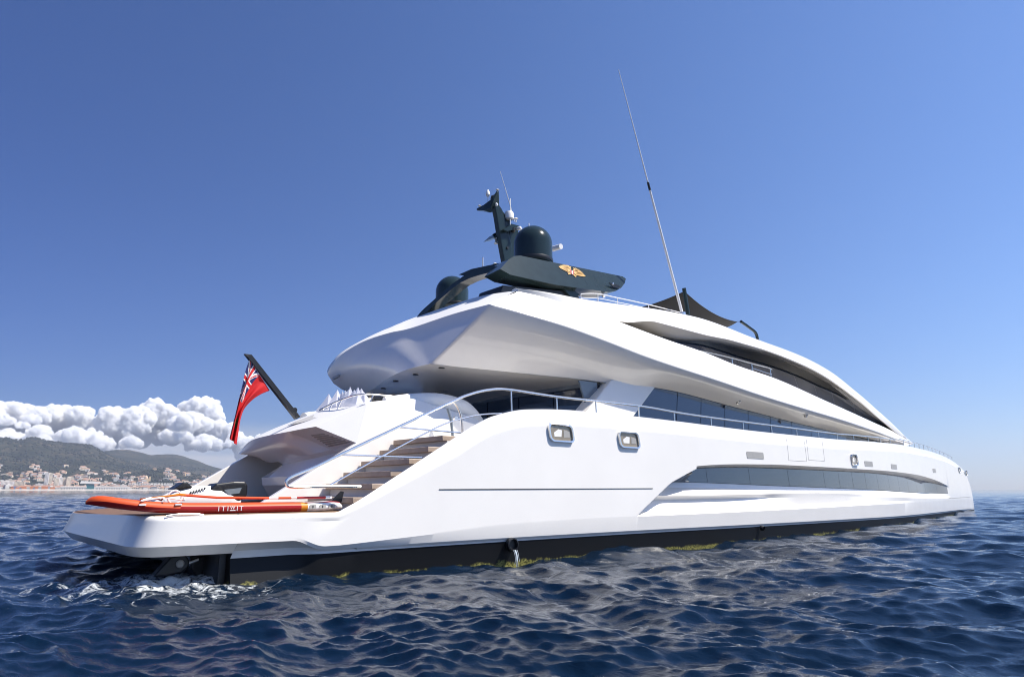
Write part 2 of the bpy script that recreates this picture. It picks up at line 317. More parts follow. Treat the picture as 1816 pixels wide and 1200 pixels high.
def build_hills():
    pxs = np.linspace(-260, 560, 300); rs = np.concatenate([np.linspace(2985, 4400, 70), np.linspace(4430, 9600, 110)])
    rows = [[hill_pt(p, r) for p in pxs] for r in rs]
    m = mat('scrub and forest hillside', (.05, .06, .03), .95); n, l = m.node_tree.nodes, m.node_tree.links; b = n['Principled BSDF']; b.inputs['Specular IOR Level'].default_value = .1
    tc = n.new('ShaderNodeTexCoord')
    def nz(sc, det=6, ro=.6):
        t = n.new('ShaderNodeTexNoise'); t.inputs['Scale'].default_value = sc; t.inputs['Detail'].default_value = det; t.inputs['Roughness'].default_value = ro
        l.new(tc.outputs['Object'], t.inputs['Vector']); return t
    def ramp(src, els):
        r = n.new('ShaderNodeValToRGB'); e = r.color_ramp.elements
        while len(e) < len(els): e.new(.5)
        for q, (p, c) in zip(e, els): q.position = p; q.color = (*c, 1)
        l.new(src.outputs[0], r.inputs[0]); return r
    base = ramp(nz(.006, 8, .7), [(.34, (.010, .016, .010)), (.46, (.024, .030, .018)), (.55, (.044, .043, .029)), (.68, (.09, .074, .052))])
    fine = ramp(nz(.035, 6, .75), [(.38, (.30, .36, .34)), (.62, (1.6, 1.5, 1.35))])
    mx = n.new('ShaderNodeMix'); mx.data_type = 'RGBA'; mx.blend_type = 'MULTIPLY'; mx.inputs[0].default_value = 1; l.new(base.outputs[0], mx.inputs[6]); l.new(fine.outputs[0], mx.inputs[7])
    pat = ramp(nz(.0045, 7, .62), [(.645, (0, 0, 0)), (.68, (1, 1, 1))])
    m3 = n.new('ShaderNodeMix'); m3.data_type = 'RGBA'; l.new(pat.outputs[0], m3.inputs[0]); l.new(mx.outputs[2], m3.inputs[6]); m3.inputs[7].default_value = (.24, .18, .12, 1)
    l.new(m3.outputs[2], b.inputs['Base Color'])
    bp = n.new('ShaderNodeBump'); bp.inputs['Strength'].default_value = 1; bp.inputs['Distance'].default_value = 14; l.new(nz(.02, 8, .7).outputs[0], bp.inputs['Height']); l.new(bp.outputs[0], b.inputs['Normal'])
    g = G().grid(rows); o = g.obj('hills', m, None, weld=False, angle=180); setp(o, 'wooded coastal hills rising behind the town', kind='structure')
build_hills()

# ------------------------------------------------------------------ clouds
def build_clouds():
    D = 14000.0; VV, FF, nv = [], [], 0; ICO = []
    for sb in (1, 2):
        bm = bmesh.new(); bmesh.ops.create_icosphere(bm, subdivisions=sb, radius=1); ICO.append((np.array([v.co[:] for v in bm.verts]), np.array([[v.index for v in f.verts] for f in bm.faces]))); bm.free()
    def cpt(px, py, dep):
        d = ray(px, py); d = d / math.hypot(d[0], d[1]); return Vector(CAM + d * (D + dep))
    unit = D / 1250.0                                        # metres per photo pixel there
    TOP = Curve([(-260, 745), (-160, 722), (-80, 730), (0, 717), (30, 716), (58, 725), (100, 721), (135, 724), (152, 722), (160, 742), (168, 752), (185, 734), (205, 722), (225, 727), (240, 728), (255, 719), (276, 709), (292, 721), (306, 719), (316, 733), (322, 737), (335, 715), (352, 706), (368, 706), (380, 722), (388, 744), (402, 754), (420, 768), (445, 778), (480, 772), (540, 785), (620, 800)])
    BOT = 786
    r2 = random.Random(5)
    def ball(c, r):
        nonlocal nv
        iv, fi = ICO[1 if r > 55 else 0]; VV.append(iv * r + np.array(c[:])); FF.append(fi + nv); nv += len(iv)
    def puff(px, py, r, dep, lev=0):
        ball(cpt(px, py, dep), r * unit)
        if lev < 2 and r > 2.2:
            for k in range(9 if lev == 0 else 6):
                a = r2.uniform(-.5, 1.5) * math.pi * .5 + r2.uniform(-.5, .5); q = r2.uniform(.30, .52) * r
                puff(px + math.cos(a) * r * .82 * r2.choice((-1, 1)), py - math.sin(a) * r * .82, q, dep - r * unit * r2.uniform(-.3, .8), lev + 1)
    px = -260.0
    while px < 620:
        top = TOP(px); r0 = r2.choice((7, 9, 12, 16, 20)) * r2.uniform(.85, 1.15); puff(px, top + r0 * 1.2, r0, r2.uniform(-300, 500)); px += r0 * r2.uniform(.55, .9)
    px = -260.0
    while px < 620:                                  # the body of the bank behind the heads
        y = TOP(px) + 24
        while y < 774:
            r0 = r2.uniform(12, 22); ball(cpt(px + r2.uniform(-6, 6), y, r2.uniform(500, 1500) + (y - 740) * 14), r0 * unit); y += r0 * .8
        px += 13
    for k in range(40):                              # lower, nearer tufts with flat shaded bases
        px = r2.uniform(-250, 610); t = TOP(px); y = r2.uniform(max(t + 16, 742), 790); r0 = r2.choice((4, 6, 8, 11, 15)) * r2.uniform(.8, 1.2)
        for m_ in range(5): puff(px + (m_ - 2) * r0 * .8, y - abs(2 - m_) * -1.5, r0 * (1 - .16 * abs(m_ - 2)) * .8, r2.uniform(-1300, -500), 1)
    me = bpy.data.meshes.new('clouds'); me.from_pydata(np.concatenate(VV).tolist(), [], np.concatenate(FF).tolist())
    o = bpy.data.objects.new('clouds', me); COL.objects.link(o)
    rm = o.modifiers.new('rm', 'REMESH'); rm.mode = 'VOXEL'; rm.voxel_size = 11
    dg = bpy.context.evaluated_depsgraph_get(); me2 = bpy.data.meshes.new_from_object(o.evaluated_get(dg))
    o.modifiers.clear(); o.data = me2
    V = np.empty(len(me2.vertices) * 3); me2.vertices.foreach_get('co', V); V = V.reshape(-1, 3)
    N = np.empty(len(V) * 3); me2.vertices.foreach_get('normal', N); N = N.reshape(-1, 3)
    disp = np.zeros(len(V))
    for q in range(len(V)):
        p = Vector(V[q])
        a = 1 - 2.0 * abs(mnoise.noise(p / 170)); b2 = 1 - 2.0 * abs(mnoise.noise(p / 75 + Vector((9, 3, 1)))); c2 = 1 - 2.0 * abs(mnoise.noise(p / 34))
        d2 = 1 - 2.0 * abs(mnoise.noise(p / 20 + Vector((2, 8, 5)))); disp[q] = 30 * a + 20 * b2 + 11 * c2 + 5 * d2 - 16
    V = V + N * disp[:, None]; me2.vertices.foreach_set('co', V.ravel()); me2.update()
    me2.polygons.foreach_set('use_smooth', [True] * len(me2.polygons))
    m = bpy.data.materials.new('cumulus'); m.use_nodes = True; n, l = m.node_tree.nodes, m.node_tree.links; n.remove(n['Principled BSDF'])
    v = n.new('ShaderNodeVolumePrincipled'); v.inputs['Color'].default_value = (.998, .998, .998, 1); v.inputs['Density'].default_value = .034; v.inputs['Anisotropy'].default_value = 0
    l.new(v.outputs[0], n['Material Output'].inputs['Volume'])
    me2.materials.clear(); me2.materials.append(m)
    setp(o, 'bank of white cumulus clouds low over the hills', kind='stuff')
build_clouds()
# ------------------------------------------------------------------ the yacht: hull
YACHT = empty('yacht', (0, 0, 0), 'long white motor yacht with a sweeping curved roof and dark mast, floating on the sea', 'yacht')
HB = Curve([(-1.44, 4.66), (-1.41, 4.88), (-1.34, 5.06), (-1.2, 5.18), (-.95, 5.235), (-.4, 5.25), (2, 5.27), (6, 5.33), (12, 5.33), (18, 5.2), (24.7, 4.72), (31, 3.85), (36, 3.0), (41.4, 2.05), (45.7, 1.3), (48.8, .78), (50.8, .42), (51.7, .17), (51.95, .0)])
SHEER = Curve([(-1.44, 1.05), (1.62, 1.05), (1.8, 1.12), (2.66, 1.6), (3.88, 2.32), (4.5, 2.68), (5.0, 2.9), (5.9, 3.1), (7.5, 3.19), (9.5, 3.2), (15.2, 3.15), (20.2, 3.18), (25, 3.3), (31, 3.42), (36, 3.43), (41.4, 3.34), (45.7, 3.1), (48.5, 2.72), (50.3, 2.2), (51.4, 1.6), (51.95, .9)])
BOOT = Curve([(0, .39), (6, .41), (18, .36), (30, .26), (45, .16), (52, .1)])
ZB = Curve([(9, 1.56), (11.2, 1.62), (16.75, 1.54), (25, 1.42), (34, 1.27), (42, 1.20)])
ZT = Curve([(9, 1.70), (11, 1.86), (12, 1.97), (14, 2.06), (17, 2.10), (25, 2.10), (31, 2.05), (36, 1.88), (40, 1.62), (42, 1.45)])
def deckz(X): return 1.05 if X < 4.42 else (2.45 if X < 26 else 2.45 + .55 * sst(26, 36, X))
HBP = Curve([(-1.44, .2), (-1.4, .8), (-1.25, 1.6), (-.9, 2.6), (-.4, 3.4), (0, 3.9), (1, 4.6), (2, 5.05), (3.5, 5.28), (6, 5.33)])
def hull_row(X, port=False):
    hb, s = (HBP(X) if port and X < 6 else HB(X)), SHEER(X - 2.4 * (1 - sst(8, 14, X)) if port else X); q = min(1, max(0, (s - 1.05) / 1.4)); ns = min(1, hb / 1.2)
    bz = BOOT(X); fw = sst(35.5, 41.5, X)
    cut = 1 - sst(.85, 1.42, X)                     # overhung stern quarter
    zc = bz + .06 + (.57 - bz) * cut if X < 2 else bz + .06
    zc = min(zc, .63)
    f = 1 - fw
    w = sst(5.4, 8.8, X)
    sh = s - (.07 + .30 * q)
    A = .80 + .06 * sst(9, 25, X); zt, zb = ZT(X), ZB(X)
    D_ = min(A + .47, zb - .19); feat = [A, A + .10, min(A + .36, D_ - .08), D_, zb - .14, zb, zt, zt + .075]
    ladder = [zc + (sh - zc) * t for t in (.12, .24, .36, .46, .55, .65, .78, .88)]
    xe = lambda z: 9.32 + (z - .82) * 1.80 if z < 1.6 else 10.73 + (z - 1.6) * 3.1
    ed = lambda z: sst(xe(z), xe(z) + .14, X)
    tgt = [0, .18 * (1 - sst(20, 31, X)), .16 * (1 - sst(22, 30, X)) + .20 * (1 - sst(13, 18, X)), .15 * f + .06 * (1 - sst(13, 18, X)), .40 * f, .46 * f, .50 * f, 0]
    side = []; NS = (6, 14, 8, 10, 10, 18, 4, 1)
    for k in range(8):
        for q in range(NS[k]):
            t = q / NS[k]; k2 = min(k + 1, 7)
            zl_, zf_ = ladder[k] + (ladder[k2] - ladder[k]) * t, feat[k] + (feat[k2] - feat[k]) * t
            z = zl_ * (1 - w) + zf_ * w; ins = tgt[k] + (tgt[k2] - tgt[k]) * t
            on = ed(min(zf_, zt))
            rid = .06 * min(1, max(0, (z - .4 - .63 * (X - .91)) / .45)) * (1 - sst(3.2, 4.6, X)) * sst(1.0, 1.9, X) if X < 5 else 0
            side.append((ins * on * w + rid, min(z, sh - .0016 * (72 - len(side)))))
    rows = []
    if X < 0:
        rows += [(hb, .47), (hb * .6, .47), (1.2, .47), (.5, .47), (.20, .475)]
    else:
        rows += [(hb, -.8), (.55, -.7), (.16, -.12), (.09 + .2 * cut, bz), (.08 + .2 * cut, bz + (.11 if X < 2 else .03))]
    rows += [(.05 * (1 - cut), zc), (.04 * (1 - cut), zc + .015)]
    rows += side
    tum = lambda z: .16 * q * max(0, (z - 1.6) / 1.6) ** 1.6
    r = .07 + .30 * q
    rows += [(0, sh - .02)] + [(r * 1.25 * (1 - math.cos(R(a))), sh + r * math.sin(R(a))) for a in np.linspace(0, 90, 11)]
    dz = min(deckz(X), s)
    rows += [(r * 1.25 + .03 + .05 * q, s - .03 * q), (r * 1.3 + .1 * q + .04, dz - .002), (hb, dz - .002 + (.05 if X > 5 else 0))]
    out = []
    for ins, z in rows:
        ins = ins * ns if ins < hb else ins
        y = hb - ins - (tum(z) if z > 1.6 else 0)
        if not (port and X < 6): y = max(y, 0)
        out.append([y, z])
    return out
def build_hull():
    xs = [-1.44, -1.435, -1.425, -1.41, -1.39, -1.365, -1.335, -1.3, -1.26, -1.2, -1.1] + list(np.linspace(-1, -.6, 4)) + list(np.linspace(-.5, -.004, 5)) + [0.0] + list(np.linspace(.06, 9.2, 150)) + list(np.linspace(9.24, 12.6, 113)) + list(np.linspace(12.66, 14, 23)) + list(np.linspace(14.2, 45, 155)) + list(np.linspace(45.1, 51.95, 50))
    rows = [hull_row(x) for x in xs]; rowsp = [hull_row(x, True) for x in xs]
    def X3(x, z):
        if x > -.5: dx = 0
        else:
            k = sst(.5, 1.44, -x); dx = k * (.30 * max(0, z - .62) + (.55 * max(0, .62 - z) * 1.6 if z < .62 else 0))
        if x > 49: dx = -.25 * sst(49, 52, x) * max(0, z - .8)
        return x + dx
    n = len(rows[0])
    def dr(y, z, x): return z - .085 * sst(-4.6, -1.2, y) * (1 - sst(-.6, 1.4, x)) * sst(.55, .9, z)
    P = [[(X3(x, z), -y, dr(-y, z, x)) for y, z in r] for x, r in zip(xs, rows)]; PP = [[(X3(x, z), y, dr(y, z, x)) for y, z in r] for x, r in zip(xs, rowsp)]
    V, F, K = [], [], []
    for side in (1, -1):
        o = len(V)
        Q = P if side == 1 else PP
        for r in Q: V += list(r)
        for i in range(len(P) - 1):
            for j in range(n - 1):
                a = o + i * n + j; F.append((a, a + 1, a + 1 + n, a + n))
                xm = .5 * (xs[i] + xs[i + 1]); k = 0
                if xm > 0 and j < 3: k = 1
                if -.01 < xm < 0 and j < 5: k = 1  # antifouling black run up the transom, painting in the shade under the platform
                if xm < -.01 and j < 4: k = 0
                if j >= n - 2 and xm > 4.4: k = 3
                if j >= n - 2 and xm < 4.4: k = 4
                K.append(k)
    # aft face of the platform, a few columns so that it can bow
    for j in range(3, n - 1):
        cols = []
        for t in np.linspace(0, 1, 9): cols.append([tuple(a + (b - a) * t for a, b in zip(P[0][k], PP[0][k])) for k in (j, j + 1)])
        for c0, c1 in zip(cols, cols[1:]):
            def f(p): return (p[0] - 0.0, p[1], p[2])
            V += [f(c0[0]), f(c0[1]), f(c1[1]), f(c1[0])]; m = len(V); F.append((m - 4, m - 3, m - 2, m - 1)); K.append(4 if j >= n - 2 else 0)
    return obj('hull', V, F, [M['white'], M['boot'], M['blackrec'], M['white2'], M['teak']], YACHT, angle=15, fmat=K)
hull = build_hull()
def hull_at(X, z):                                  # outer skin half breadth at a height
    r = hull_row(X); pts = [(zz, y) for y, zz in r[5:-4]]
    for (z0, y0), (z1, y1) in zip(pts, pts[1:]):
        if z0 <= z <= z1 and z1 > z0: return y0 + (y1 - y0) * (z - z0) / (z1 - z0)
    return HB(X)
def onhull(px, py):
    best = (9e9, None); d = ray(px, py)
    for X in np.arange(2.5, 51.5, .1):
        q = CAM + d * ((X - CAM[0]) / d[0])
        if 0 < q[2] < SHEER(X): e = abs(-q[1] - hull_at(X, q[2]))
        else: continue
        if e < best[0]: best = (e, q)
    return best[1]
def skin(X, z, off=0.0):                            # point on the starboard skin pushed out along its normal
    p = Vector((X, -hull_at(X, z), z)); px = Vector((X + .05, -hull_at(X + .05, z), z)); pz = Vector((X, -hull_at(X, z + .03), z + .03))
    nrm = (px - p).cross(pz - p).normalized()
    if nrm.y > 0: nrm.negate()
    return p + nrm * off
# long hull window: panes in the recess
def build_hull_window():
    tq = lambda x: max(.04, min(1, (x - 10.93) / 1.25)) if x < 12.25 else 1.0
    edges = [11.0, 13.0, 15.3, 17.8, 20.6, 22.0, 23.4, 24.9, 26.5, 28.3, 30.1, 32.0, 34.0, 36.2, 38.4, 40.6]
    for a, b in zip(edges, edges[1:]):
        g = G(); rows = []
        for x in np.linspace(a + .008, b - .008, 10):
            r = hull_row(x); (y0, z0), (y1, z1) = r[55], r[73]; t0, t1 = .03, .97
            t1 = min(t1, tq(x) - .02)
            rows.append([(x, -(y0 + (y1 - y0) * t) - .012, z0 + (z1 - z0) * t) for t in (t0, .5 * (t0 + t1), t1)])
        g.grid(rows); g.obj('hull_window', M['glass'], YACHT, weld=False)
build_hull_window()
def build_window_backing():
    rows = []
    for x in np.linspace(10.95, 40.62, 300):
        r = hull_row(x); (y0, z0), (y1, z1) = r[55], r[73]; t1 = max(.04, min(1, (x - 10.93) / 1.25))
        rows.append([(x, -(y0 + (y1 - y0) * t) - .005, z0 + (z1 - z0) * t) for t in (0, .5 * t1, t1)])
    G().grid(rows).obj('window_surround', M['blackrec'], YACHT, weld=False)
build_window_backing()
def rrect(w, h, r, n=5):
    pts = []
    for cx, cy, a0 in ((w/2-r, h/2-r, 0), (-w/2+r, h/2-r, 90), (-w/2+r, -h/2+r, 180), (w/2-r, -h/2+r, 270)):
        for k in range(n + 1): a = R(a0 + 90 * k / n); pts.append((cx + r * math.cos(a), cy + r * math.sin(a)))
    return pts
def skin_panel(X, z, w, h, r, off, slant=.0):
    return [skin(X + u + slant * v, z + v, off) for u, v in rrect(w, h, r)]
def porthole(X, z, w, h):
    k = .035 if X > 35 else .055
    r = min(w, h) * .27
    out = skin_panel(X, z, w, h, r, .0, -.22); o2 = skin_panel(X, z, w * .97, h * .97, r, k, -.22); i2 = skin_panel(X, z, w * .88, h * .82, r * .85, k - .005, -.22); i3 = skin_panel(X, z, w * .86, h * .80, r * .85, .012, -.22)
    f = G().grid([out, o2, i2, i3], close=True).obj('porthole', M['chrome'], YACHT, angle=60)
    c = sum((Vector(p) for p in i3), Vector()) / len(i3)
    g = G(); g.add(i3 + [c + Vector((0, .0, 0))], [(k, (k + 1) % len(i3), len(i3)) for k in range(len(i3))]); g.obj('pane', M['bronze'], f, angle=5)
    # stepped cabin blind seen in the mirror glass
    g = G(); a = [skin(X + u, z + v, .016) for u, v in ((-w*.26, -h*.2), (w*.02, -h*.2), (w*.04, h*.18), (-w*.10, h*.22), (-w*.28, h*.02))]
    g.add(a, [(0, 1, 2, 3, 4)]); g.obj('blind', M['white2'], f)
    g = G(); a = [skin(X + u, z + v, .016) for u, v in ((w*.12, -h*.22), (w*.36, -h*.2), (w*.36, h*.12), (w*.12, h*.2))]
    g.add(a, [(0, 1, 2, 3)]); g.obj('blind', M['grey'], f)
for px, py, w, h in ((994, 768, .76, .39), (1116, 780, .76, .39), (1515, 815, .62, .42)):
    p = onhull(px, py); porthole(p[0], p[2], w, h)
for px, py, w in ((1701, 833, .7), (1714, 838, .6)):
    p = onhull(px, py); porthole(p[0], p[2], w, .34)
def flatpanel(name, px, py, w, h, m, off=.008, r=.05, slant=-.1):
    p = onhull(px, py); a = skin_panel(p[0], p[2], w, h, r, off, slant); b = skin_panel(p[0], p[2], w, h, r, -.03, slant)
    g = G(); g.grid([b, a], close=True); g.add(a, [tuple(range(len(a)))]); return g.obj(name, m, YACHT)
for px, py, w in ((1338, 807, .98), (1541, 822, .95), (1585, 827, .95), (1657, 834, .9)): flatpanel('hull_vent', px, py, w, .20, M['grey'])
# shell hatches drawn as thin seams
def seam(name, path, r, m, off=.0):
    return G().tube([skin(x, z, off) for x, z in path], r, 5).obj(name, m, YACHT)
for px, w in ((1413, 1.25), (1447, 1.25)):
    p = onhull(px, 800); x, z = p[0], p[2]
    seam('shell_hatch', [(x - w * .52, z + .36), (x - w * .5, z), (x - w * .5, z - .30), (x, z - .30), (x + w * .5, z - .30), (x + w * .5, z), (x + w * .46, z + .36)], .006, M['grey'])
seam('rubbing_seam', [(x, 1.425 + .004 * (x - 3.6)) for x in np.linspace(3.62, 9.95, 40)], .011, M['groove'])
def exhaust(px, py, r):
    p = onhull(px, py); c = skin(p[0], p[2], 0); nrm = (skin(p[0], p[2], .1) - c).normalized()
    o = G().lathe(c - nrm * .05, [(r, 0), (r, .09), (r * .82, .10), (r * .78, .03)], 24, axis=nrm).obj('exhaust_outlet', M['black'], YACHT)
    return c, o
exc, exo = exhaust(908, 965, .135); exhaust(1353, 936, .07)
g = G()
for k in range(6):
    a = exc + Vector((random.uniform(-.05, .05), -.09, -.10)); e = random.uniform(.7, 1.1); g.tube(smooth_path([a, a + Vector((.005, -.03, -.06)), a + Vector((.01, -.05, -.16)), a + Vector((random.uniform(-.02, .03), -.06, -.30 * e))], 4), [random.uniform(.003, .008)] * 13, 5)
wm = mat('falling cooling water', (.6, .66, .7), .1, ior=1.33); g.obj('water_jet', wm, exo)
# moulded spray crease low on the quarter
# ------------------------------------------------------------------ drive leg under the platform
g = G(); g.prism([(-.02, -4.85, .46), (-.02, -4.85, -.5), (-.02, -2.2, -.5), (-.02, -2.2, .46)], (-.1, 0, 0)); g.obj('transom_shade_plate', M['black'], YACHT)  # added black sheet, stands in for the shade below the platform
def build_drive():
    y = -4.1
    r = G().prism([atY(*q, y) for q in ((342, 984), (410, 984), (410, 1030), (352, 1028), (338, 1006))], (0, 1.3, 0)).obj('drive_housing', M['black'], YACHT, smooth=False); bevel(r, .04, 3)
    y = -4.3; a = G().prism([atY(*q, y) for q in ((312, 985), (322, 982), (332, 985), (337, 994), (335, 1006), (322, 1016), (306, 1019), (290, 1022), (272, 1023), (284, 1009), (294, 998), (302, 989))], (0, .22, 0)).obj('drive_arm', M['black'], YACHT, smooth=False); bevel(a, .03, 3)
    G().lathe(Vector(atY(319, 999, y)), [(.06, 0), (.06, .03), (.04, .045)], 18, axis=(0, -1, 0)).obj('pivot_cap', M['grey'], a)
    G().lathe(Vector(atY(378, 994, -4.1)), [(.05, 0), (.05, .03), (.03, .04)], 16, axis=(0, -1, 0)).obj('pivot_cap', M['grey'], r)
    G().tube([atY(330, 1000, -4.2), atY(352, 992, -4.2)], .03, 10).obj('ram', M['chrome'], r)
    G().tube([atY(336, 990, -4.15), atY(356, 986, -4.15)], .035, 10).obj('hose', M['black'], r)
build_drive()
# teak margin, cleat
p0, p1 = atY(296, 917, -5.24), atY(362, 914, -5.24)
pa = np.linspace(0, 1, 9); g = G().tube([(p0[0] + (p1[0] - p0[0]) * t, -5.20, 1.055 + .022 * math.sin(math.pi * t)) for t in pa], .014, 8); g.obj('fairlead', M['chrome'], YACHT)
def build_teak():
    rows = []
    for x in np.linspace(-1.16, 2.4, 40):
        ya, yb = -(HB(x - .08) - .10), HBP(x - .15) - .12; r = []
        for t in np.linspace(0, 1, 25):
            y = ya + (yb - ya) * t; r.append((x, y, 1.062 - .085 * sst(-4.6, -1.2, y) * (1 - sst(-.6, 1.4, x))))
        rows.append(r)
    o = G().grid(rows).obj('teak_deck', M['teak'], YACHT); o.modifiers.new('t', 'SOLIDIFY').thickness = .02
build_teak()

# ------------------------------------------------------------------ stairs and stern block
TR = [(2.01, 1.29), (2.37, 1.53), (2.74, 1.76), (3.13, 1.99), (3.55, 2.23), (3.88, 2.46)]
for side in (1, -1):
    for i, (x, z) in enumerate(TR):
        g = G().box((x, -5.0, z - .105), (x + .52, -3.16, z)); o = obj('stair_tread', [(a, b * side, c) for a, b, c in g.v], g.f, M['tread'], YACHT); bevel(o, .012)
    g = G(); prof = [(2.0, 1.05)]
    for (x, z) in TR: prof += [(x + .12, prof[-1][1]), (x + .12, z - .10)]
    prof += [(4.9, 2.34), (4.9, 1.05)]
    V = G().prism([(x, -5.0, z) for x, z in prof], (0, 1.85, 0)); obj('stair_core', [(a, b * side, c) for a, b, c in V.v], V.f, M['white2'], YACHT, smooth=False)
# side wall of the stern block, one each side
for side in (1, -1):
    poly = [(.95, 1.06), (3.06, 2.38), (3.4, 2.68), (4.6, 3.0), (5.8, 3.02), (6.6, 2.86), (7.1, 2.5), (7.1, 1.3), (2.0, 1.06)]
    g = G().prism([(x, -3.12 * side, z) for x, z in poly], (0, .16 * side, 0)); o = g.obj('stair_side_wall', M['white'], YACHT, smooth=False); bevel(o, .02, 3)
A0 = (2.55, -2.17, 2.76)
def build_stern():
    # rows run from starboard to port; each row is one line of the moulding
    def line(pts): return [Vector(p) for p in pts] + [Vector(mir(p)) for p in reversed(pts)]
    back = line([(6.6, -3.0, 2.85), (6.5, -2.7, 3.14), (6.4, -2.3, 3.22), (6.4, -.8, 3.24)])
    mid = line([(4.75, -3.04, 2.98), (4.7, -2.72, 3.46), (4.7, -2.45, 3.52), (4.6, -.8, 3.55)])
    crest = line([(3.5, -3.05, 2.66), (3.48, -2.68, 3.26), (3.4, -2.45, 3.30), (3.3, -.8, 3.34)])
    for r in (back, mid, crest):
        for p in r:
            if p.y > .8: p.z -= .12
    g = G(); g.grid([r[:3] for r in (back, mid, crest)]); g.obj('stern_block', M['white2'], YACHT, angle=18)
    lip = [Vector(atX(x, y, X)) for x, y, X in ((560, 756, 2.55), (537, 760, 2.55), (514, 764.5, 2.55), (480, 771, 2.56), (452, 778, 2.6), (437, 787, 2.68), (430, 796, 2.78))]
    top = [Vector(p) for p in ((3.48, -2.68, 3.26), (3.48, -2.1, 3.27))] + [Vector(atX(x, y, X)) for x, y, X in ((577, 726, 3.5), (531, 742, 3.4), (478, 763, 3.15), (446, 779, 2.95), (430.5, 795, 2.82))]
    L, T = smooth_path(lip, 5), smooth_path(top, 5); L_ = list(L)
    tr = [[Vector((p.x + 3.0, max(-2.45, min(2.45, p.y)), p.z + .30)) for p in T], [Vector((p.x + 1.1, max(-2.5, min(2.5, p.y)), p.z + .16)) for p in T], T]
    tr = [r + [Vector((r[-1].x + (.05 if i < 2 else 1.15), r[-1].y + .05, 1.07 if i < 2 else r[-1].z - .1))] for i, r in enumerate(tr)]
    G().grid(tr).obj('stern_top', M['white2'], YACHT, angle=24)
    G().grid([T, [a.lerp(b, .95) for a, b in zip(T, L)], L]).obj('stern_lip', M['white2'], YACHT, angle=24)
    W_ = Vector((3.06, -3.08, 2.37)); S1 = Vector((3.5, -3.05, 2.66)); L4 = L[10].copy(); rd = Vector(ray(587, 797)); nn = (L[0] - L4).cross(W_ - L4); P3 = Vector(CAM) + rd * ((L4 - Vector(CAM)).dot(nn) / rd.dot(nn))
    for sd in (1,):
        f = lambda v: Vector((v.x, v.y * sd, v.z))
        G().add([f(T[0]), f(L[0]), f(W_), f(S1)], [(0, 1, 2, 3)]).obj('stern_cheek', M['white2'], YACHT, smooth=False)
        G().add([f(L[0]), f(L4), f(P3), f(W_)], [(0, 1, 2, 3)]).obj('vent_panel', M['white2'], YACHT, smooth=False)
    L = L[10:]; K = smooth_path([P3] + [Vector(atX(x, y, X)) for x, y, X in ((545, 807, 2.92), (482, 820, 3.12), (463, 813, 3.02), (445, 806, 2.92), (431, 799, 2.82))], 4)
    K = [K[int(round(i * (len(K) - 1) / (len(L) - 1)))] for i in range(len(L))]
    n = len(L); rows = [L, [p + Vector((.01, 0, -.04)) * min(1, i / 4) for i, p in enumerate(L)]]
    for t in (.2, .4, .6, .8, 1): rows.append([a.lerp(b, t) + Vector((-.10, 0, -.12)) * math.sin(math.pi * t ** .8) * sst(.0, .5, i / n) for i, (a, b) in enumerate(zip(L, K))])
    G().grid(rows).obj('stern_overhang', M['white'], YACHT, angle=60)
    nk = int(.42 * len(K)); kk = [W_ + Vector((.01, .03, -.01))] + K[:nk] + [K[nk - 1] + Vector((1.6, .5, -.05))]
    G().grid([kk, [p + Vector((.12, 0, -.07)) for p in kk], [Vector((2.82 + .03 * abs(p.y), p.y, 1.72)) for p in kk], [Vector((2.86 + .03 * abs(p.y), p.y, 1.53)) for p in kk], [Vector((3.25, p.y, 1.05)) for p in kk]]).obj('garage_door', M['white'], YACHT, angle=15)
    # louvred panel under the starboard corner, one each side
    a, b, d = Vector((2.55, -2.17, 2.755)), W_.copy(), L4.copy(); a.z -= .004; d.z -= .004
    nrm = (b - a).cross(d - a).normalized(); nrm = nrm if nrm.dot(Vector(CAM) - a) > 0 else -nrm
    def onp(px, py): rd = Vector(ray(px, py)); c = Vector(CAM); return c + rd * ((a - c).dot(nrm) / rd.dot(nrm))
    for k in range(7):
        t = k / 6; p, q = onp(551 + 30 * t, 771 + 19 * t), onp(575 + 44 * t, 768 + 14 * t); p2, q2 = onp(554 + 30 * t, 772.6 + 19 * t), onp(577 + 44 * t, 769.6 + 14 * t)
        for sd in (1,):
            vs = [Vector((v.x, v.y * sd, v.z)) for v in (p + nrm * .0, q + nrm * .0, q2 + nrm * .012, p2 + nrm * .012, p - nrm * .03, q - nrm * .03, q2 - nrm * .03, p2 - nrm * .03)]
            G().add(vs, [(0, 1, 2, 3), (0, 3, 7, 4), (1, 0, 4, 5), (2, 1, 5, 6), (3, 2, 6, 7)]).obj('louvre', M['grey'], YACHT, smooth=False)
    # recessed pad by the flagstaff foot
    na = (T[5] - L_[5]).cross(T[12] - L_[5]).normalized(); na = na if na.z > 0 else -na
    def ont(px, py): rd = Vector(ray(px, py)); return Vector(CAM) + rd * ((L_[5] - Vector(CAM)).dot(na) / rd.dot(na)) + na * .008
    G().add([ont(*q) for q in ((509, 755), (531, 745), (555, 736), (575, 731), (562, 741), (540, 748))], [(0, 1, 2, 3, 4, 5)]).obj('staff_pad', M['pad'], YACHT, smooth=False)
    # sofa back
    sp = [(4.2, -2.2, 3.45), (4.9, -2.35, 3.58), (5.6, -2.45, 3.62), (6.3, -2.45, 3.5), (6.8, -2.3, 3.2)]
    for s in (1, -1): G().tube(smooth_path([(x, y * s, z - .12) for x, y, z in sp], 6), .2, 12).obj('sofa_back', M['white2'], YACHT)
build_stern()
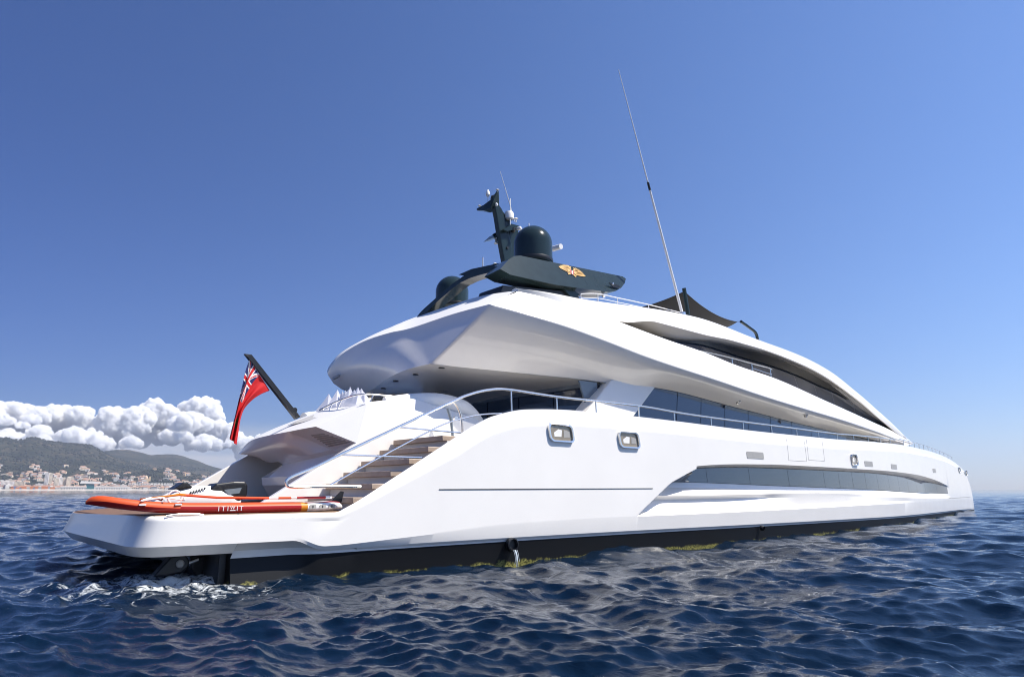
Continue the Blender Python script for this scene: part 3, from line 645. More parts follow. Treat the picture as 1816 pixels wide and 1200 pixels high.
# steel rail round the stern lounge
def rail(name, path, r=.019, m='chrome', n=6, parent=None, sm=True): return G().tube(smooth_path(path, n) if sm else path, r, 8).obj(name, M[m], parent or YACHT)
lr = [atY(720, 705, -2.2), atY(680, 701, -2.15), atY(640, 699, -2.1), atY(612, 706, -1.6), atY(590, 715, -1.0), atY(567, 727, -.3)]
o = rail('lounge_rail', lr)
for i, (px, py) in enumerate(((575, 722), (590, 714), (606, 708), (662, 700))):
    y = (-.45, -1.0, -1.45, -2.15)[i]; p = Vector(atY(px, py, y)); G().tube([p, p + Vector((-.13, 0, -.33))], .014, 6).obj('rail_post', M['chrome'], o)

# ------------------------------------------------------------------ upper deck shell: sweeping wing, overhang, roof
CW = Curve([(5.74, 4.12), (6.6, 4.4), (8, 4.72), (10, 4.88), (13, 4.9), (17, 4.8), (21, 4.55), (25, 4.15), (30, 3.45), (34, 2.75), (38, 2.1), (42, 1.5)])
TW = lambda x: CW(x) - .28
RW = lambda x: CW(x) - (.22 if x < 6 else .22 + .50 * sst(6, 10, x)) + .57 * sst(24, 35, x)
RLW = lambda x: RW(x) + .34 * sst(8.5, 11, x) * (1 - sst(20, 34, x))
LPT = [atY(*q) for q in ((763, 645, -2.75), (830, 652, -3.05), (900, 659, -3.34), (960, 665.5, -3.58), (1007, 670, -3.76), (1045, 674.5, -3.90), (1081, 679, -4.02), (1125, 684, -4.12))]
LW = Curve([(p[0], -p[1]) for p in LPT] + [(13, 4.12), (16, 4.1), (20, 3.95), (24, 3.6), (30, 2.85), (34, 2.2), (38, 1.6), (42, 1.0)])
def zcurve(px, wf, extra=()):
    P = [onW(x, y, wf) for x, y in px]; return Curve([(p[0], p[2]) for p in P] + list(extra))
ZC = zcurve([(868, 540), (1020, 584), (1142, 630), (1264, 671), (1387, 712), (1509, 749), (1586, 777)], CW)
ZTT = zcurve([(890, 508), (1069, 560), (1183, 602), (1248, 624), (1305, 647), (1370, 669), (1468, 712), (1550, 749), (1607, 775)], TW)
ZR = zcurve([(892, 507), (913, 510), (960, 516), (1020, 527), (1085, 537), (1195, 553), (1248, 565), (1346, 602), (1411, 626), (1468, 655), (1521, 696), (1562, 732), (1612, 781)], RW)
ZRL = zcurve([(1069, 560), (1160, 570), (1248, 593), (1300, 604), (1346, 617), (1411, 641), (1468, 670), (1521, 708), (1562, 743), (1610, 785)], RLW)
GW = lambda x: RLW(x) - (.40 + .40 * sst(12.5, 18, x)) * (1 - sst(26, 36, x)) - .12
ZSF = zcurve([(1069, 561), (1183, 600), (1248, 606), (1285, 612), (1346, 626), (1411, 650), (1468, 679), (1521, 714), (1562, 746), (1606, 781)], GW)
ZL = Curve([(p[0], p[2]) for p in LPT] + [(p[0], p[2]) for p in [onW(x, y, LW) for x, y in ((1167, 688), (1305, 722), (1427, 753), (1501, 770), (1560, 782))]])
XE = min(ZC.x[-1], ZTT.x[-1], 40) 
def droop(p):
    return (p[0], p[1], p[2] - (.30 * sst(.4, 4.3, p[1]) * (1 - sst(9, 14, p[0]))))
def both(rows):                                      # starboard rows + mirrored rows
    return rows, [[mir(p) for p in r] for r in rows]
def addboth(g, rows, k=0, port_from=0):
    a, b = both(rows); b = [r for r in b if r[0][0] >= port_from]; g.grid([[droop(p) for p in r] for r in a], k); g.grid([[droop(p) for p in r] for r in b], k)
XF = float(max(ZTT.x[-1], ZC.x[-1], ZR.x[-1]))
def Tpt(x):                                         # upper edge of the sweeping wing: (half breadth, height)
    if x >= 9.13: return TW(x), ZTT(x)
    t = (x - 5.74) / 3.39; f = .97 * (1 - t) + ((ZTT(9.13) - ZC(9.13)) / (ZR(9.13) - ZC(9.13))) * t
    w = f * RW(x) + (1 - f) * CW(x); k = sst(7.5, 9.13, x)
    return w * (1 - k) + TW(x) * k, ZC(x) + (ZR(x) - ZC(x)) * f
def build_upper():
    xs = list(np.linspace(5.74, 12, 60)) + list(np.linspace(12.2, XF, 80)); g = G(); gu = G(); rows = []; und = []
    for x in xs:
        zc, zl = ZC(x), min(ZL(x), ZC(x) - .05); cw, lw = CW(x), LW(x); tw, zt = Tpt(x)
        k0 = 1 - sst(5.74, 8, x); xl = x - (5.74 - LPT[0][0]) * k0; xt = x + .80 * k0; lw, zl = LW(xl), min(ZL(xl), ZC(x) - .05); tw, zt = Tpt(xt)
        a_, b_ = Vector((x, -cw, zc + .01)), Vector((xl, -lw, zl))
        und.append([tuple(a_), (x + .004, -cw, zc - .04)] + [tuple(a_.lerp(b_, t) + Vector((0, 0, -.05 * (1 - t)))) for t in (.3, .55, .78, .93, 1)])
        rows.append([(x, -cw, zc + .01), (x + .05 * k0, -(cw - .02), zc + .06), (.5 * (x + xt), -(tw + (cw - tw) * .5), zc + (zt - zc) * .54), (xt - .02 * k0, -(tw + .03), zt - .05), (xt, -tw, zt)])
    addboth(g, rows, 0, 7.0); addboth(gu, und, 0, 7.0)
    r2 = []
    for x in xs:
        if x < 9.0: continue
        tw, zt = Tpt(x); q = max(0, (tw - .16 - LW(x)) / (CW(x) - LW(x))); zf = max(4.45, ZL(x) + (ZC(x) - ZL(x)) * q + .08); zf = min(zf, zt - .02)
        r2.append([(x, -tw, zt), (x, -(tw - .06), zt + .02 * sst(9.2, 11, x)), (x, -(tw - .16), zt), (x, -(tw - .18), zf), (x, -(tw - .9), max(4.5, zf - .2) if zf > 4.5 else zf), (x, 0, min(4.5, zf))])
    addboth(g, r2)
    g.obj('upper_deck_shell', M['white'], YACHT, angle=34)
    # ceiling over the aft deck
    g = G(); rows = []
    for x in np.linspace(7.6, 11.2, 24): rows.append([(x, -LW(x) - .02, ZL(x) - .002), (x, -LW(x) * .5, ZL(x) - .002), (x, 0, ZL(x) - .002)])
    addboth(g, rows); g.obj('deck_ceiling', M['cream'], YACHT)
    # rounded aft bowl from the lip down to the ceiling, and the narrow lit facet above the lip
    lip = [atX(x, y, X) for x, y, X in ((867, 540, 5.74), (802, 557, 5.74), (727, 582, 5.74), (690, 590, 5.74), (645, 605, 5.74), (606, 628, 5.76), (587, 649, 5.80), (581, 661, 5.86))]
    topp = [atX(x, y, X) for x, y, X in ((908, 507, 6.5), (845, 527, 6.95), (746, 559, 7.2), (697, 578, 7.1), (648, 600, 6.75), (606, 624, 6.35), (585, 647, 6.15), (580, 659, 6.0))]
    c0 = LPT[0]; cei = [c0, c0, c0] + [atZ(x, y, float(LPT[0][2])) for x, y in ((722, 655), (690, 670), (664, 688), (650, 697), (640, 704))]
    tq = Tpt(6.54); topp[0] = np.array([6.54, -tq[0], tq[1]]); lip[0] = np.array([5.74, -4.12, ZC(5.74) + .01])
    def dens(l): return [Vector(p) for p in smooth_path(l, 5)]
    L1, T1, C1 = dens(lip), dens(topp), dens(cei)
    for i in range(11): C1[i] = Vector(c0)
    n = len(L1); rows = [T1, [a.lerp(b, .93) for a, b in zip(T1, L1)], L1, [p + Vector((.004, 0, -.05)) for p in L1]]
    for t in (.3, .55, .78, .93, 1):
        r = []
        for i, (a, b) in enumerate(zip(L1, C1)):
            k = sst(.30, .6, i / (n - 1)); p = a.lerp(b, t); bul = .17 * math.sin(math.pi * t ** .85) * k
            r.append(p + Vector((-bul * .9, 0, -bul * .55)) + Vector((0, 0, -.05 * (1 - t))))
        rows.append(r)
    g = G(); g.grid(rows[:3]); g.obj('overhang_lip', M['white2'], YACHT, angle=30)
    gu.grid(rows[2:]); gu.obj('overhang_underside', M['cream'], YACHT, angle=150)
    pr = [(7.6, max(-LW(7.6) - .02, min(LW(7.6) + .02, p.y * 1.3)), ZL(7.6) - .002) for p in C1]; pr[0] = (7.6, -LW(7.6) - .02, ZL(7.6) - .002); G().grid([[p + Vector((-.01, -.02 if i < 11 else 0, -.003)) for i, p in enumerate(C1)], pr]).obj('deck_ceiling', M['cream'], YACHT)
    g = G(); mid = [Vector((7.9, p.y * .96, p.z + .02 - .25 * sst(.1, .3, i / n))) for i, p in enumerate(T1)]; g.grid([T1, mid]); g.obj('sun_deck_edge', M['white2'], YACHT)
    # roof
    g = G(); gs = G(); rows = []; low = []; soff = []
    for x in list(np.linspace(6.56, 12, 60)) + list(np.linspace(12.2, float(ZR.x[-1]), 90)):
        zr, rw = ZR(x), RW(x); k = sst(8, 11, x); tw, zt = Tpt(x)
        o = sst(9.13, 11.5, x); zl = ZRL(x) if x > 9.13 else zt
        zl = min(zl, zr - .035); rl = RLW(x)
        if x < 11.5: rl = tw * (1 - o) + rl * o; zl = zt * (1 - o) + zl * o
        cr = zr + .10 * k * (1 - sst(24, 34, x)) - .7 * (1 - k)
        rows.append([(x, 0, cr), (x, -rw * .55, cr - .02 * k), (x, -(rw - .5), zr + .02 * k - .45 * (1 - k)), (x, -(rw - .16), zr + .02 - .03 * (1 - k)), (x, -(rw - .04), zr + .005), (x, -(rw + .02), zr - .03)])
        low.append([(x, -(rw + .02), zr - .03), (x, -(.5 * (rw + rl) + .05), zr * .5 + zl * .5 + .02), (x, -rl, zl)])
        if x > 9.1:
            zs = ZSF(x); gw = GW(x); gw = (rl - .06) * (1 - o) + gw * o if x < 11.5 else gw; zs = zt * (1 - o) + zs * o if x < 11.5 else zs
            soff.append([(x, -rl, zl), (x, -(rl - .04), zl - .02 * o), (x, -(gw + (rl - gw) * .5), .5 * (zl + zs) - .01 * o), (x, -gw, zs), (x, -(gw - .06), zs + .02)])
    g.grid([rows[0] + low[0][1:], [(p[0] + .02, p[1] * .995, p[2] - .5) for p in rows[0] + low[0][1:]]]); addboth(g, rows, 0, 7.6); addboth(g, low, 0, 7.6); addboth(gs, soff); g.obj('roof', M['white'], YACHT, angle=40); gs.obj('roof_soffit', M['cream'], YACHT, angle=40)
    # dark seam along the roof edge
    xs2 = np.linspace(17.5, 26.5, 40); G().tube([(x, -RLW(x) * .75 - RW(x) * .25 - .02, ZR(x) * .22 + min(ZRL(x), ZR(x) - .035) * .78) for x in xs2], .012, 5).obj('roof_seam', M['groove'], YACHT)
build_upper()
# upper deck glass
def wall_strip(name, m, x0, x1, n, top, bot, gap=.0, parent=None):
    g = G(); rows = []
    for x in np.linspace(x0 + gap, x1 - gap, n):
        a, b = bot(x), top(x); rows.append([a, tuple(.5 * (p + q) for p, q in zip(a, b)), b])
    g.grid(rows); return g.obj(name, m, parent or YACHT, weld=False)
M['glassu'] = mat('tinted upper glass painted sky blue', (.030, .058, .12), .03, ior=1.9)  # tinted glass; added blue in the base stands in for reflected sky
M['brown'] = mat('blue black header', (.012, .015, .020), .3)
for s in (1, -1):
    ed = [12.4, 14.6, 17.3, 19.8, 22.0, 24.2, 26.4, 28.8, 31.4, XF - .6]
    hd = lambda x: .30 * sst(13, 19, x) * (1 - sst(24, 31, x)) + .04
    for a, b in zip(ed, ed[1:]):
        wall_strip('upper_window', M['glassu'], a, b, 8, lambda x: (x, -(GW(x) - .03) * s, ZSF(x) + .01 - hd(x)), lambda x: (x, -(GW(x) + .42 * (1 - sst(22, 31, x)) + .03) * s, ZTT(x) - .75), .012)
    wall_strip('window_header', M['brown'], 12.4, XF - .6, 50, lambda x: (x, -(GW(x) + .05) * s, ZSF(x) + .02), lambda x: (x, -(GW(x) + .02) * s, ZSF(x) - hd(x)))
G().prism([(11.6, -3.9, 4.5), (11.6, 3.9, 4.5), (11.6, 3.9, 5.95), (11.6, -3.9, 5.95)], (.05, 0, 0)).obj('upper_bulkhead', M['glassb'], YACHT, smooth=False)
# rail on the upper side deck
UR = [(1240, 622), (1290, 633), (1335, 645), (1362, 652), (1369, 655)]
P = [onW(x, y, lambda X: TW(X) - .3) for x, y in UR]; o = rail('upper_deck_rail', P, .02)
P2 = [onW(x, y + d, lambda X: TW(X) - .3) for (x, y), d in zip(UR[2:], (8, 10, 8))]; G().tube(P2, .014, 6).obj('lower_bar', M['chrome'], o)
for i, (x, y) in enumerate(((1298, 635), (1333, 645), (1366, 654))):
    p = Vector(onW(x, y, lambda X: TW(X) - .3)); G().tube([p, p - Vector((0, 0, .55))], .016, 6).obj('rail_post', M['chrome'], o)

# main deck house
MW = lambda x: LW(x) - .02 if x > 11.8 else 4.10
MB = lambda x: MW(x) + .22
def lean(x, z): return x - (4.2 - z) * .0
g = G()
for s in (1, -1):
    # white raked block between the aft doors and the side glass
    a = [(7.75, 2.46), (9.95, 4.30), (11.85, 4.30), (9.55, 2.46)]
    g = G().prism([(x, -(4.14 + (4.25 - z) * .12) * s, z) for x, z in a], (0, .5 * s, 0)); o = g.obj('house_side_panel', M['white'], YACHT, smooth=False); bevel(o, .03, 3)
    G().prism([(9.62, -3.9 * s, 2.46), (9.62, -3.9 * s, 4.22), (8.95, -3.88 * s, 4.2)], (0, .05 * s, 0)).obj('wing_glass', M['greytrim'], YACHT, smooth=False)
    ed = [11.70, 12.9, 14.1, 15.4, 16.8, 18.3, 19.9, 21.6, 23.4, 25.4]
    for i, (a, b) in enumerate(zip(ed, ed[1:])):
        rows = []; gp = .014
        for t in np.linspace(0, 1, 6):
            xt = a + gp + (b - a - 2 * gp) * t; col = []
            for v in np.linspace(0, 1, 5):
                x = xt - (1 - v) * (2.15 * (1 - t) + .6 * t if i == 0 else .6)
                zt = ZL(xt) + .02; z = 2.46 + (zt - 2.46) * v; col.append((x, -(MW(xt) + .25 * (1 - v)) * s, z))
            rows.append(col)
        G().grid(rows).obj('saloon_window', M['glassb'], YACHT, weld=False)
    g = G(); rows = []
    for xt in np.linspace(11.7, 30, 40): rows.append([(xt - (1 - v) * (2.1 if xt < 11.8 else .6), -(MW(xt) + .25 * (1 - v) - .03) * s, 2.46 + (ZL(xt) + .02 - 2.46) * v) for v in (0, .5, 1)])
    g.grid(rows); g.obj('house_wall', M['blackrec'], YACHT)
# aft sliding doors
G().box((9.66, -3.9, 2.46), (9.72, 3.9, 4.34)).obj('aft_bulkhead', M['blackrec'], YACHT, smooth=False)
for k in range(5):
    y = -3.75 + 1.5 * k; G().box((9.60, y + .02, 2.5), (9.645, y + 1.48, 4.18)).obj('sliding_door', M['glassb'], YACHT, smooth=False)
o = G().box((9.5, -3.6, 4.12), (9.66, 3.6, 4.31)).obj('door_header', M['greytrim'], YACHT, smooth=False)
# downlights in the ceiling and wing
for px, py in ((783, 651), (871, 659), (737, 663), (904, 683), (977, 671), (702, 675), (680, 688)):
    p = atZ(px, py, 4.325); G().lathe((p[0], p[1], 4.298), [(.055, 0), (.075, .0), (.075, .04)], 18).obj('ceiling_downlight', M['black'], YACHT)
def on_under(px, py):
    best = None
    for X in np.linspace(6, 30, 1200):
        zl, zc = min(ZL(X), ZC(X) - .05), ZC(X) - .13; cw, lw = CW(X) - .1, LW(X)
        d = ray(px, py)
        t = (X - CAM[0]) / d[0]; q = CAM + d * t
        k = (-q[1] - lw) / (cw - lw)
        if -.2 < k < 1.3:
            e = abs(zl + (zc - zl) * k - q[2])
            if best is None or e < best[0]: best = (e, q)
    return Vector(best[1])
for px, py, r in ((848, 601, .07), (1310, 713, .075), (1430, 737, .075)):
    p = on_under(px, py); ax = Vector((0, -.75, -.66)); o = G().lathe(p - ax * .03, [(r, 0), (r, .05), (r * .7, .055), (r * .6, .03)], 20, axis=ax).obj('flood_light', M['chrome'], YACHT)
    G().lathe(p - ax * .0, [(r * .62, 0), (r * .3, .012)], 16, axis=ax).obj('lens', M['grey'], o)
# slot vents in the aft bowl
for px, py, w, m in ((713, 613, .34, 'black'), (598, 671, .2, 'grey')):
    p = atX(px, py, 5.76); G().prism([(p[0], p[1] - w, p[2] + .03), (p[0], p[1] + w, p[2] - .02), (p[0], p[1] + w, p[2] + .06), (p[0], p[1] - w, p[2] + .10)], (-.06, 0, 0)).obj('slot_vent', M[m], YACHT, smooth=False)

# ------------------------------------------------------------------ hand rails
HRY = -5.12
HR = [(640, 863), (580, 862), (520, 863), (508, 857), (515, 846), (560, 827), (605, 805), (700, 760), (790, 717), (830, 700), (868, 691), (905, 691), (985, 703)]
P = [atY(x, y, HRY) for x, y in HR]; P += [(8.16, HRY, 3.48), (10, HRY + .02, 3.49)]
for x in np.arange(12, 30.5, 2): P.append((x, -(HB(x) - .38), SHEER(x) + .28 - .05 * sst(16, 24, x)))
o = rail('bulwark_rail', P, .027)
bars = [(605, 806, 748, 811), (706, 757, 827, 768)]
for x0, y0, x1, y1 in bars: G().tube([atY(x0, y0, HRY), atY(x1, y1, HRY)], .016, 6).obj('rail_bar', M['chrome'], o)
P = [atY(x, y, HRY) for x, y in ((578, 864), (660, 818), (735, 778), (790, 751), (835, 738), (862, 734), (890, 733))]; G().tube(smooth_path(P), .015, 6).obj('lower_rail', M['chrome'], o)
for x in (5.55, 6.9, 8.2, 9.8) + tuple(np.arange(11.5, 29.6, 1.75)):
    y = HRY if x < 11 else -(HB(x) - .38); zt = 3.48 if x < 11 else SHEER(x) + .28 - .05 * sst(16, 24, x)
    if x < 6: zt = 3.5
    G().tube([(x, y, zt), (x + .02, y, SHEER(x) - .1)], .016, 6).obj('rail_post', M['chrome'], o)
# bow rail
P = [(x, -(HB(x) - .3 * min(1, HB(x) / 2)), SHEER(x) + .30) for x in np.linspace(30.5, 45.5, 24)]; o = rail('bow_rail', P, .016)
for x in np.linspace(31.3, 45.4, 12): p = (x, -(HB(x) - .3 * min(1, HB(x) / 2))); G().tube([(p[0], p[1], SHEER(x) + .30), (p[0], p[1], SHEER(x) - .05)], .014, 6).obj('rail_post', M['chrome'], o)
# rail loop and gate post at the stair head
P = [atY(x, y, -4.55) for x, y in ((797, 716), (804, 713), (812, 722), (818, 740), (820, 771))]; rail('stair_head_rail', P, .026)
P = [atY(x, y, -3.4) for x, y in ((794, 724), (800, 745), (803, 775))]; o = G().tube(P, .035, 8).obj('gate_post', M['greytrim'], YACHT); p = Vector(atY(806, 742, -3.5))
G().lathe(p, [(.05, 0), (.05, .07)], 14, axis=(0, -1, 0)).obj('hinge', M['chrome'], o)
# port stair rail seen past the stern block
P = [atY(x, y, 4.5) for x, y in ((300, 889), (410, 838), (466, 816))]; o = G().tube(P, .024, 8).obj('port_stair_rail', M['chrome'], YACHT)
G().tube([atY(413, 842, 4.5), atY(446, 842, 4.5)], .012, 6).obj('rail_bar', M['chrome'], o)
# ------------------------------------------------------------------ dark top hamper
WY = -3.2
def wp(px, py, y=WY): return Vector(atY(px, py, y))
def build_wing():
    a, b, c = wp(886, 478), wp(915, 453, -2.95), wp(1108, 491, -2.95)
    nf = (b - a).cross(c - a).normalized()
    def onf(px, py): rd = Vector(ray(px, py)); cc = Vector(CAM); return cc + rd * ((a - cc).dot(nf) / rd.dot(nf))
    outer = [onf(*q) for q in ((887, 477), (902, 460), (912, 454), (922, 453), (1104, 490), (1110, 494), (1108, 502), (1102, 510), (1092, 516), (1080, 518), (985, 505), (905, 487))]
    back = nf if nf.y > 0 else -nf
    inn = [p + back * .12 + Vector((0, .55, .0)) for p in outer]
    n = len(outer); g = G(); g.add(outer + inn, [tuple(range(n)), tuple(range(2 * n - 1, n - 1, -1))] + [(i, (i + 1) % n, n + (i + 1) % n, n + i) for i in range(n)])
    w = g.obj('radar_wing', M['dark'], YACHT, smooth=False)
    # dark house under the wing
    base = [(6.9, 6.1), (7.1, 6.62), (9.8, 6.95), (10.3, 6.5), (10.0, 6.3)]
    G().prism([(x, -3.0, z) for x, z in base], (0, 1.0, 0)).obj('mast_base', M['black'], YACHT, smooth=False)
    st = [wp(1000, 504), wp(1016, 507), wp(1034, 521), wp(1020, 527)]
    G().prism([p + Vector((0, .12, 0)) for p in st], (0, .5, 0)).obj('wing_strut', M['dark'], w, smooth=False)
    p = wp(1085, 507); G().prism([wp(1079, 501), wp(1097, 506), wp(1100, 511), wp(1086, 509)], (0, -.02, 0)).obj('lamp_recess', M['black'], w, smooth=False)
    G().lathe(wp(1086, 506) + Vector((0, -.02, 0)), [(.02, 0), (.035, .03), (.03, .07)], 12).obj('deck_lamp', M['chrome'], w)
    G().lathe(wp(1075, 521) + Vector((0, .1, -.09)), [(.02, 0), (.06, .03), (.06, .1)], 14).obj('deck_lamp', M['chrome'], w)
    # golden winged crest with a red shield, lying on the canted face
    fr = -back
    def E(u, v, d=.0): return onf(1014 + 50 * u, 483 + 18 * u - 46 * v) + fr * (.012 + d)
    g = G()
    for s in (1, -1):
        for k in range(9):                            # feathers
            t = k / 8; an = R(14 + 62 * t) ; L = .38 - .12 * t; bx, by = s * (.07 + .05 * (1 - t)), -.03 + .06 * t
            dx, dy = s * math.cos(an), math.sin(an); wx, wy = -dy * .033, dx * .033
            tip = (bx + dx * L, by + dy * L * .72)
            g.add([E(bx + wx, by + wy, .004), E(bx + dx * L * .75 + wx * 1.3, by + dy * L * .54 + wy, .004), E(*tip, .004), E(bx + dx * L * .75 - wx * 1.3, by + dy * L * .54 - wy, .004), E(bx - wx, by - wy, .004)], [(0, 1, 2, 3, 4)])
        g.add([E(s * .04, -.04, .005), E(s * .14, -.02, .005), E(s * .17, .08, .005), E(s * .06, .06, .005)], [(0, 1, 2, 3)])
        g.add([E(s * .03, -.08, .005), E(s * .12, -.14, .005), E(s * .16, -.10, .005), E(s * .07, -.05, .005)], [(0, 1, 2, 3)])
    for s in (1, -1): g.add([E(s * .02, .08, .006), E(s * .06, .13, .006), E(s * .035, .19, .006), E(s * .1, .17, .006), E(s * .075, .1, .006)], [(0, 1, 2, 3, 4)])
    em = g.obj('crest', M['gold'], w, smooth=False, weld=False, recalc=False)
    G().add([E(-.07, .06, .01), E(.07, .06, .01), E(.07, -.04, .01), E(0, -.11, .01), E(-.07, -.04, .01)], [(0, 1, 2, 3, 4)]).obj('crest_shield', mat('red enamel shield', (.30, .008, .012), .35), w, smooth=False)
    G().add([E(-.018, .045, .013), E(.018, .045, .013), E(.014, -.075, .013), E(-.014, -.075, .013)], [(0, 1, 2, 3)]).obj('crest_bar', M['whitep'], w, smooth=False)
build_wing()
# satellite domes
def dome(name, c, r, zb):
    c = Vector(c); prof = [(r * .72, zb - .18), (r * .98, zb - .06), (r * 1.0, zb), (r * 1.0, 0)] + [(r * math.cos(t), r * math.sin(t)) for t in np.linspace(.12, math.pi / 2 - .02, 12)]
    o = G().lathe(c, prof, 40).obj(name, M['dark'], YACHT); G().lathe(c, [(r * 1.03, zb - .03), (r * 1.05, zb + .02), (r * 1.03, zb + .06)], 40).obj('dome_flange', M['black'], o)
    G().lathe(c, [(r * .5, zb - .9), (r * .5, zb - .15)], 24).obj('dome_pedestal', M['black'], o); return o
dome('satellite_dome', (8.85, -2.25, 8.36), .56, -.52); dome('satellite_dome', (9.25, 2.3, 8.02), .56, -.50)
# arch
AP = [(888, 476), (862, 480), (830, 490), (808, 503), (790, 518), (768, 537), (750, 556), (735, 578)]
P = [Vector(atX(x, y, 7.15)) for x, y in AP]; g = G(); rows = []
for i, p in enumerate(smooth_path(P, 5)):
    w = .085 + .10 * sst(24, 35, i); d = Vector((0, .28, .32)).normalized() if i > 12 else Vector((0, .1, 1)).normalized(); 
    rows.append([p + d * w * .9, p + d * w * .9 + Vector((.35, 0, 0)), p - d * w * .9 + Vector((.35, 0, 0)), p - d * w * .9])
g.grid(rows, 0, True); o = g.obj('hardtop_arch', M['dark'], YACHT, angle=40)
G().prism([Vector(atX(x, y, 7.4)) for x, y in ((858, 489), (886, 481), (895, 497), (876, 497))], (.9, 0, 0)).obj('arch_bracket', M['dark'], o, smooth=False)
# spreader plate aft of the mast, with small antennas
sp = [Vector(atX(x, y, 8.3)) for x, y in ((813, 487), (836, 477), (892, 465), (892, 470), (850, 483), (824, 489))]
o = G().prism(sp, (.7, 0, .02)).obj('spreader_plate', M['dark'], YACHT, smooth=False)
p = Vector(atX(856, 472, 8.5)); G().tube([p, p + Vector((0, 0, .28))], .018, 6).obj('stub_antenna', M['whitep'], o)
def mush(c, r, parent, m='whitep'): return G().lathe(c, [(r * .3, -r * 1.2), (r * .3, 0), (r, .02), (r * .95, r * .35), (r * .5, r * .7), (r * .05, r * .8)], 14).obj('gps_antenna', M[m], parent)
mush(Vector(atX(878, 469, 8.6)), .065, o)
# mast
def mp(px, py, y=0.0): return Vector(atY(px, py, y))
def build_mast():
    fr = [mp(892, 468), mp(885, 430), mp(878, 385), mp(874, 366), mp(880, 362), mp(887, 372), mp(897, 405), mp(905, 440), mp(906, 480), mp(893, 480)]
    g = G().prism([p + Vector((0, -.10, 0)) for p in fr], (0, .2, 0)); m = g.obj('mast', M['dark'], YACHT, smooth=False); bevel(m, .03, 2)
    G().lathe(mp(896, 441) + Vector((0, -.115, 0)), [(.045, 0), (.045, .02)], 14, axis=(0, -1, 0)).obj('mast_port', M['black'], m)
    G().prism([p + Vector((.0, -.06, -.0)) for p in (mp(884, 366), mp(890, 376), mp(905, 398), mp(918, 405), mp(916, 418), mp(912, 470), mp(898, 470))], (0, .14, 0)).obj('mast_web', M['dark'], m, smooth=False)
    # swept top spreader
    c = mp(877, 364)
    for s, tip in ((1, Vector(atX(847, 372, 9.15))), (-1, Vector(atX(883, 340, 9.25)))):
        mid = c.lerp(tip, .45) + Vector((0, 0, -.05)); rows = []
        for p, w, h in ((c, .34, .14), (mid, .26, .10), (tip, .07, .035)): rows.append([p + Vector((-w / 2, 0, -h)), p + Vector((w / 2, 0, -h)), p + Vector((w / 2, 0, h)), p + Vector((-w / 2, 0, h))])
        g = G().grid(rows, 0, True); g.add(rows[-1], [(0, 1, 2, 3)]); o = g.obj('top_spreader', M['dark'], m, smooth=False)
        mush(tip.lerp(c, .12) + Vector((0, 0, .1)), .06, m)
    q = Vector(atX(865, 367, 9.15)); G().tube([q, q + Vector((0, 0, .38))], .012, 6).obj('light_stem', M['chrome'], m); G().lathe(q + Vector((0, 0, .36)), [(.03, 0), (.07, .06), (.07, .14), (.02, .24)], 14).obj('masthead_light', M['whitep'], m)
    q = Vector(atX(875, 352, 9.3)); G().lathe(q, [(.02, -.1), (.09, -.05), (.10, .06), (.03, .12)], 14, axis=(0, -.6, .8)).obj('horn', M['black'], m)
    G().lathe(mp(880, 363, -.16), [(.03, 0), (.055, .03), (.03, .06)], 12, axis=(0, -1, 0)).obj('masthead_light', M['whitep'], m)
    # lower port bracket with lamp
    G().prism([mp(874, 422, .1), mp(885, 412, .1), mp(886, 420, .1)], (0, .5, .0)).obj('lamp_bracket', M['dark'], m, smooth=False)
    G().lathe(mp(880, 424, .3), [(.07, -.16), (.075, -.13), (.035, -.09), (.045, -.03), (.06, 0)], 14).obj('nav_lamp', M['chrome'], m)
    # forward platform with radome, antennas and cameras
    G().prism([mp(893, 407, -.25), mp(908, 397, -.25), mp(920, 400, -.25), mp(919, 405, -.25), mp(900, 410, -.25)], (0, .6, 0)).obj('mast_platform', M['dark'], m, smooth=False)
    G().lathe(mp(903, 389, -.1), [(.10, -.02), (.15, .02), (.155, .18), (.13, .25), (.04, .29)], 20).obj('radome', M['whitep'], m)
    mush(mp(915, 389, -.15), .075, m)
    G().tube([mp(905, 399, -.2), mp(905, 352, -.2)], .016, 6).obj('whip_antenna', M['whitep'], m)
    G().tube([mp(912, 393, -.2), mp(903, 358, -.2), mp(887, 304, -.2)], [.016, .014, .007], 6).obj('whip_antenna', M['whitep'], m)
    G().lathe(mp(910, 405, -.2), [(.05, -.14), (.085, -.1), (.085, 0)], 14).obj('camera_pod', M['black'], m)
    G().lathe(mp(917, 406, -.25), [(.04, 0), (.06, .04), (.06, .14), (.03, .16)], 14, axis=(.3, -1, 0)).obj('search_light', M['whitep'], m)
    p = mp(938, 396, 0); G().tube([p, p - Vector((0, 0, .5))], .016, 6).obj('stub_antenna', M['whitep'], m)
    a, b = Vector(atX(960, 447, 10.2)), Vector(atX(995, 437, 10.2)); G().tube([a, b], .085, 14).obj('radar_scanner', M['whitep'], m)
    G().lathe(a + Vector((0, .35, -1.0)), [(.14, 0), (.12, .75), (.18, .8), (.18, .95)], 16).obj('radar_pedestal', M['dark'], m)
build_mast()
# tall whip aerial on the roof edge
def yw(px, py): return Vector(atY(px, py, -3.9))
a, j, b = yw(1211, 560), yw(1151, 331), yw(1097, 124)
o = G().tube([a, a.lerp(j, .02), j], [.05, .045, .032], 10).obj('tall_aerial', M['whitep'], YACHT)
G().tube([j, b], [.022, .009], 8).obj('aerial_tip', M['whitep'], o); d = (b - j).normalized(); G().tube([j - d * .12, j + d * .14], .038, 10).obj('aerial_joint', M['black'], o)
G().lathe(a - Vector((0, 0, .35)), [(.10, 0), (.07, .1), (.06, .32), (.09, .36), (.09, .46)], 16).obj('aerial_foot', M['chrome'], o)
